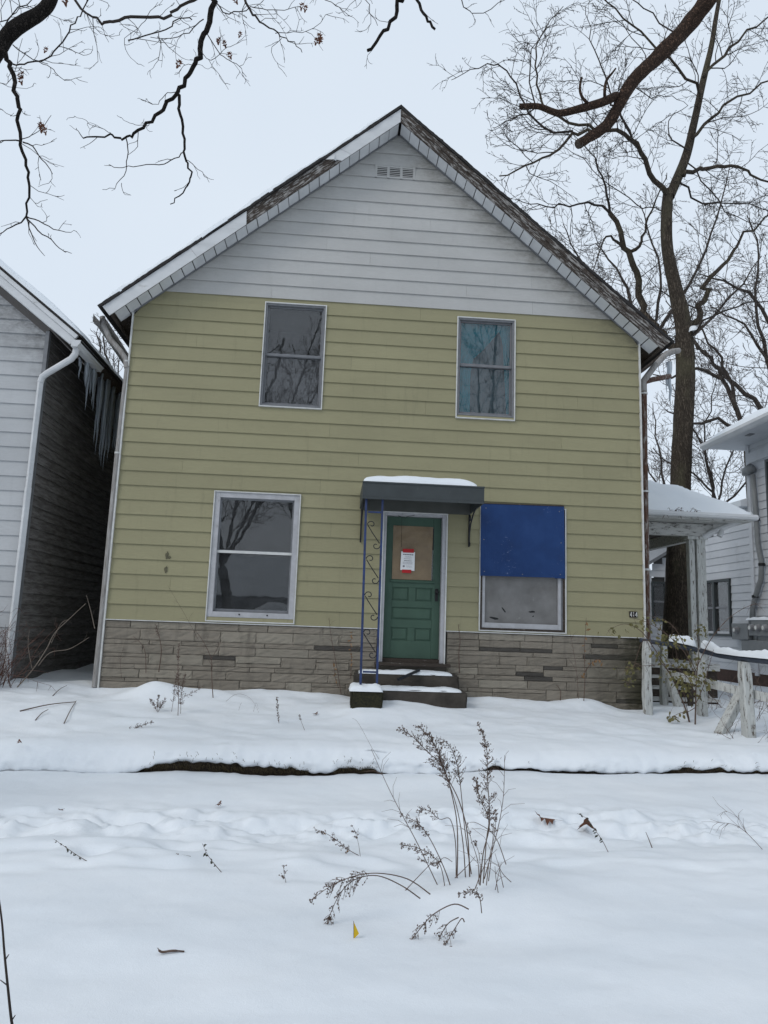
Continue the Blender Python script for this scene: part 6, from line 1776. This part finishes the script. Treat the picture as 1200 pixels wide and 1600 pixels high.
sprig('hooked leafy sprig next to the two oak leaves', [(951, 1333), (942, 1315), (930, 1297), (918, 1280), (902, 1271)], gyy(950, 1332), 3, 14, ls=.035)
sprig('drooping seedy sprig with a tan leaf near the goldenrod', [(563, 1338), (545, 1328), (525, 1312), (505, 1300), (492, 1296)], gyy(562, 1338), 4, 3, lm='leaf_tan', pan=.8)
sprig('thin bare sprig beside the drooping seedy one', [(563, 1338), (560, 1318), (555, 1300), (550, 1290)], gyy(563, 1338) - .02, 5, 0, pan=.5, r0=.0014)
sprig('tiny seedy tuft left of the arching goldenrod', [(447, 1380), (444, 1365), (443, 1352)], gyy(447, 1380), 6, 0, pan=.8, r0=.0014)
sprig('short dark stick standing in the snow', [(1019, 1325), (1014, 1312), (1009, 1300)], gyy(1019, 1325), 7, 0, r0=.0035, name='stick', cat='stick')
weed('dry_grass_stem', 'pale forked grass stem bending over the snow near the picture edge', [([(1193, 1329), (1165, 1300), (1145, 1288), (1125, 1285), (1110, 1280)], .0018, 0, 0, 0, 10, 0), ([(1165, 1300), (1155, 1280), (1135, 1268), (1120, 1275)], .0012, 0, 0, 0, 5, 0)], gyy(1193, 1329), 'stem', 9)
sprig('tiny twig lying on the snow between two sprigs', [(298, 1338), (287, 1336), (276, 1335)], gyy(290, 1337), 10, 0, pan=.6, r0=.0013)

# sapling whip at the near left corner
sb = G(22, 1598); mb = MB(); w = [P(24, 1625, -7.35), P(18, 1595, -7.35), P(12, 1540, -7.35), (P(7, 1490, -7.35)), P(3, 1440, -7.35), P(-4, 1390, -7.35)]
mb.tube(catmull(w), np.linspace(.006, .0035, 26), 6); 
for i, (a, b2) in enumerate(((18, 1595), (12, 1540), (8, 1500))):
    p = P(a, b2, -7.35); mb.tube([p, p + np.array([-.03 if i % 2 else .012, 0, .02])], [.003, .0015], 4)
tag(mb.build('sapling_whip', MT['twig']), 'bare sapling whip at the near left corner of the snow', 'sapling')

# plants along the house wall
WY = -.12
weed('wall_weed', 'bare forked sapling against the stone below the large window', [([(333, 1092), (331, 1060), (330, 1030), (318, 1003), (305, 985)], .005, 0, 0, 0, 5, 0), ([(330, 1030), (340, 1012), (346, 1000)], .003, 0, 0, 0, 3, 0), ([(331, 1040), (322, 1025), (312, 1018)], .0025, 0, 0, 0, 2, 0), ([(310, 1000), (297, 975), (280, 945), (262, 915)], .0018, 0, 0, 0, 4, 0)], G(333, 1092)[1], 'stem', 21, cat='sapling')
weed('wall_weed', 'reddish berry weed standing before the stone base', [([(278, 1118), (279, 1085), (278, 1045), (280, 1005)], .003, .85, 90, .05, 0, .1), ([(282, 1115), (284, 1080), (290, 1050)], .0022, .8, 90, .045, 0, .2), ([(268, 1112), (272, 1085), (274, 1060)], .0022, .7, 80, .04, 0, .2), ([(284, 1090), (300, 1083), (317, 1072)], .0018, .9, 60, .035, 0, 0)], G(278, 1118)[1], 'stem_red', 22)
weed('wall_weed', 'low seedy tuft left of the reddish berry weed', [([(246, 1113), (240, 1100), (234, 1092)], .002, .8, 120, .04, 0, 0), ([(246, 1113), (247, 1098), (248, 1085)], .002, .8, 120, .04, 0, 0), ([(247, 1113), (253, 1100), (261, 1090)], .002, .8, 120, .04, 0, 0)], G(246, 1113)[1], 'stem_red', 23)
weed('wall_vine', 'dark dead vine climbing the stone beside the left corner', [([(248, 1050), (252, 1020), (250, 1000), (243, 975)], .006, .3, 40, .05, 4, 0), ([(228, 1052), (227, 1020), (220, 1005), (208, 994)], .004, 0, 0, 0, 5, 0), ([(190, 1060), (188, 1030), (194, 1010)], .0022, 0, 0, 0, 5, 0)], -.06, 'stem', 24, cat='vine', jy=.01)
weed('wall_weed', 'tall dry sapling left of the blue iron column', [([(533, 1085), (526, 1040), (518, 998), (514, 965)], .004, 0, 0, 0, 8, 0), ([(526, 1040), (536, 1010), (545, 985)], .0025, 0, 0, 0, 4, 0)], G(533, 1086)[1], 'stem', 25, cat='sapling')
sprig('orange leaved weed beside the blue iron column', [(548, 1060), (549, 1030), (548, 1005), (551, 985)], -.3, 26, 12, m='stem_red', lm='leaf_tan', ls=.05, r0=.003, name='wall_weed', cat='weed')
sprig('tan leaved weed at the foot of the stone left of the block', [(529, 1075), (524, 1060), (522, 1045), (520, 1030)], -.35, 27, 7, m='stem', lm='leaf_tan', ls=.06, r0=.003, name='wall_weed', cat='weed')
weed('wall_weed', 'upright seedy spike in the yard below the stone base', [([(436, 1132), (434, 1110), (433, 1088)], .0022, .9, 90, .025, 0, 0)], G(436, 1132)[1], 'stem', 28)
weed('wall_weed', 'short hooked stem in the yard before the steps', [([(476, 1141), (471, 1128), (468, 1116)], .002, .5, 60, .02, 0, .2)], G(476, 1141)[1], 'stem', 29)
weed('wall_weed', 'hooped grass stems in the yard under the large window', [([(353, 1096), (368, 1085), (385, 1087), (398, 1100), (406, 1118)], .0014, 0, 0, 0, 0, 0), ([(373, 1110), (376, 1100), (378, 1098)], .0012, 0, 0, 0, 0, 0), ([(396, 1112), (400, 1098), (404, 1108)], .0012, 0, 0, 0, 0, 0)], G(380, 1112)[1], 'stem', 30)
weed('wall_weed', 'branched dark sprig lying in the yard at left', [([(195, 1142), (212, 1138), (225, 1132), (240, 1128)], .0024, .9, 70, .05, 0, 0), ([(208, 1140), (218, 1145), (230, 1149)], .002, .9, 70, .04, 0, 0)], G(215, 1140)[1], 'stem', 31)
weed('wall_vine', 'thin dead vine on the stone right of the doorsteps', [([(718, 1052), (717, 1020), (719, 1000), (716, 975)], .006, 0, 0, 0, 3, 0)], -.05, 'stem', 32, cat='vine', jy=.0)
weed('wall_vine', 'short dead vine low on the stone under the boarded window', [([(875, 1098), (876, 1080), (869, 1070)], .006, 0, 0, 0, 2, 0)], -.05, 'stem', 33, cat='vine', jy=.0)
weed('wall_weed', 'twiggy dry plant against the stone right of the boarded window', [([(904, 1092), (901, 1050), (895, 1010), (890, 985)], .003, 0, 0, 0, 9, 0), ([(901, 1050), (893, 1035), (886, 1028)], .002, 0, 0, 0, 3, 0)], -.14, 'stem', 34, cat='weed')
sprig('tall brown leaved plant before the stone near the house number', [(912, 1098), (914, 1060), (913, 1015), (915, 985), (916, 965)], -.16, 35, 9, m='stem', lm='leaf_tan', ls=.07, r0=.005, name='wall_weed', cat='weed')
sprig('branch of tan leaves on the dark stone corner', [(914, 1050), (925, 1035), (935, 1030), (942, 1036)], -.18, 36, 9, m='stem_red', lm='leaf_tan', ls=.06, r0=.003, name='wall_weed', cat='weed')

# green leaved shrub on the fence
def leaf_cloud(mb, rng, c, rad, n, size):
    for i in range(n):
        p = c + rng.normal(size=3) * np.array(rad) * .55
        d = unit(np.array([rng.uniform(-.8, .8), rng.uniform(-.7, .3), rng.uniform(-1, .1)])); s = unit(np.cross(d, rng.normal(size=3))); nn = np.cross(d, s); l = size * rng.uniform(.6, 1.25)
        mb.add([p, p + d * l * .35 + s * l * .32 + nn * l * .1, p + d * l * .75 + s * l * .22 + nn * l * .06, p + d * l, p + d * l * .75 - s * l * .22 + nn * l * .06, p + d * l * .35 - s * l * .32 + nn * l * .1, p + d * l * .5], [(0, 1, 6), (1, 2, 6), (2, 3, 6), (3, 4, 6), (4, 5, 6), (5, 0, 6)])
rng = np.random.default_rng(8); ms = MB(); ml = MB(); FY = -.75
br = [[(1086, 1143), (1087, 1100), (1088, 1060), (1092, 1015), (1085, 975)], [(1080, 1140), (1072, 1110), (1060, 1080), (1045, 1050), (1020, 1010), (1000, 985), (975, 975), (950, 985)], [(1087, 1100), (1100, 1070), (1108, 1040), (1115, 1015)], [(1088, 1090), (1075, 1060), (1050, 1040), (1015, 1040), (985, 1042), (978, 1050)],
      [(1080, 1138), (1070, 1090), (1062, 1050), (1055, 1010), (1050, 985)], [(1088, 1060), (1070, 1020), (1040, 990), (1010, 972), (985, 965)], [(1087, 1105), (1075, 1112), (1060, 1115), (1045, 1125)], [(1045, 1050), (1020, 1020), (1005, 1000), (985, 1060), (982, 1070)], [(1090, 1040), (1110, 1000), (1140, 965), (1175, 945), (1200, 945)], [(1088, 1050), (1060, 990), (1040, 970), (1020, 965)]]
for i, b2 in enumerate(br):
    pts = catmull([P(a[0], a[1], FY + .1 * math.sin(i * 2.1)) for a in b2]); ms.tube(pts, np.linspace(.012 if i < 2 else .006, .002, len(pts)), 5)
    for k in range(len(pts) // 2):
        p = pts[rng.integers(len(pts) // 3, len(pts))]; q = p + rng.normal(size=3) * .09; ms.tube([p, (p + q) / 2 + [0, 0, .02], q], [.003, .002, .001], 3, False)
for (px, py, rx, rz, n) in ((1045, 1000, .28, .10, 46), (1075, 1040, .18, .22, 60), (1060, 1060, .20, .16, 50), (1100, 1060, .10, .14, 26), (1012, 975, .22, .07, 30), (985, 1045, .14, .06, 26), (982, 1065, .05, .10, 12), (960, 985, .16, .04, 12), (1095, 985, .09, .07, 24), (1050, 1120, .14, .05, 14), (1085, 1085, .12, .12, 22), (1030, 1020, .15, .12, 26)):
    leaf_cloud(ml, rng, P(px, py, FY - .02), (rx, .12, rz), int(n * 1.15), .060)
sh = empty('shrub'); tag(sh, 'half bare shrub with olive leaves growing through the broken fence', 'shrub'); ms.build('branches', MT['stem'], sh); tag(ml.build('foliage', MT['leaf_olive'], sh), kind='stuff')

# tangle of bare briars behind the fence and the bush by the left neighbour
def briar(name, label, base_list, n, L, m, seed, spread=.6, upz=1.0, cat='bush', r0=.004):
    rng = np.random.default_rng(seed); ms = MB()
    for i in range(n):
        b = np.array(base_list[i % len(base_list)], float) + np.array([rng.normal() * .12, rng.normal() * .1, -.03]); d = unit(np.array([rng.normal() * spread, rng.normal() * spread * .6, upz])); p = b; pts = [p]; l = L * rng.uniform(.4, 1.1)
        for k in range(6):
            d = unit(d + rng.normal(size=3) * .22 + np.array([0, 0, -.05])); p = p + d * l / 6; pts.append(p)
        ms.tube(pts, np.linspace(r0, r0 * .3, 7), 4, False)
        for k in range(5):
            a = pts[rng.integers(2, 7)]; q = a + unit(rng.normal(size=3)) * l * rng.uniform(.1, .25); ms.tube([a, (a + q) / 2 + rng.normal(size=3) * .02, q], [r0 * .5, r0 * .4, r0 * .2], 3, False)
    root = empty(name); tag(root, label, cat); ms.build('twigs', MT[m], root); return root
briar('briar', 'tangle of bare briars in the snow behind the leaning posts', [(5.6, .1, .45), (6.2, .5, .45), (6.6, 1.0, .45), (5.9, -.6, .42)], 34, .9, 'stem', 41, .8, .8)
briar('briar', 'wiry briar at the foot of the last leaning post', [P(1188, 1158, -1.6), P(1150, 1150, -1.5)], 9, .5, 'stem', 42, .7, .8, r0=.003)
briar('bush', 'reddish twiggy bush at the corner of the grey neighbour', [(-4.45, -.35, .62), (-4.7, -.45, .62), (-4.95, -.4, .62)], 150, 1.05, 'stem_red', 43, .45, 1.1, r0=.005)
MT['pale'] = mat('pale_stem', (0.20, 0.165, 0.135), (0.13, 0.105, 0.085), ns=20, rough=.9, bstr=0)
weed('gap_sapling', 'long pale saplings leaning across the dark gap', [([(10, 1092), (48, 1050), (72, 1015), (85, 990), (105, 970), (134, 943)], .007, 0, 0, 0, 3, 0), ([(60, 1040), (78, 1020), (105, 1015), (120, 1008), (139, 996)], .005, 0, 0, 0, 2, 0), ([(50, 1045), (44, 1010), (46, 985)], .004, 0, 0, 0, 2, 0), ([(148, 982), (142, 955), (135, 930)], .005, 0, 0, 0, 1, 0), ([(80, 1005), (95, 975), (107, 968)], .004, 0, 0, 0, 2, 0)], -.3, 'pale', 44, cat='sapling')
def lying(label, a, b2, r, name='fallen_twig'):
    p, q = G(*a), G(*b2); p[2] += r * .6; q[2] += r * .6 + .02; mb = MB(); mb.tube(catmull([p, (p + q) / 2 + [0, 0, .02], q]), np.linspace(r, r * .6, 11), 5); return tag(mb.build(name, MT['stem']), label, 'twig')
lying('long fallen twig on the snow before the gap', (31, 1112), (118, 1100), .008)
lying('fallen twig slanting up from the snow near the long one', (100, 1131), (119, 1098), .006)
lying('short fallen twig just below the long one', (55, 1126), (75, 1112), .006)
lying('twig poking from the snow beside the dark gap', (82, 1088), (104, 1074), .005)

# leaves, flag, litter on the snow
def ground_leaf(px, py, s, seed, label, m='leaf_brown'):
    g_ = G(px, py); o = oak_leaf(g_ + [0, 0, .03], s * 1.5, seed, 'fallen_leaf', m, None, False); tag(o, label, 'leaf'); return o
ground_leaf(868, 1288, .12, 3, 'brown leaf lying flat left of the curled one'); ground_leaf(915, 1294, .14, 9, 'brown oak leaf curled under the hooked sprig')
ground_leaf(338, 1263, .045, 5, 'dark brown leaf on the trodden snow', 'leaf_brown'); ground_leaf(490, 1119, .05, 6, 'small reddish leaf in the yard snow'); ground_leaf(98, 1270, .035, 7, 'tiny dark leaf on the trodden path')
ground_leaf(28, 1192, .05, 8, 'dark leaf scrap on the snowy bank at far left')
g_ = G(555, 1466); fl = empty('marker_flag'); tag(fl, 'small yellow utility marker flag half buried in the snow', 'flag')
a, b2, c = P(553, 1441, g_[1]), P(561, 1459, g_[1] - .01), P(553, 1467, g_[1])
MB().add([a, b2, c, a + [0, .002, 0], b2 + [0, .002, 0], c + [0, .002, 0], ], [(0, 2, 1), (3, 4, 5), (0, 1, 4, 3), (1, 2, 5, 4), (2, 0, 3, 5)]).build('flag_cloth', MT['yellow_flag'], fl)
MB().tube([P(552.6, 1439, g_[1]), P(552.6, 1475, g_[1])], .0013, 5).build('wire_staff', MT['leaf_brown'], fl)
p, q = G(252, 1492), G(288, 1489); mb = MB(); mb.tube(catmull([p + [-.02, 0, .03], p + [0, 0, .012], (p + q) / 2 + [0, 0, .012], q + [0, 0, .004]]), [.002] * 3 + [.006] * 9 + [.004] * 4, 6)
tag(mb.build('fallen_twig', MT['stem']), 'small curled twig alone on the foreground snow', 'twig')
sprig('thin reed standing by the bank left of the goldenrod', [(600, 1206), (592, 1186), (582, 1170), (560, 1130), (550, 1122)], G(600, 1206)[1], 61, 0, r0=.0016)
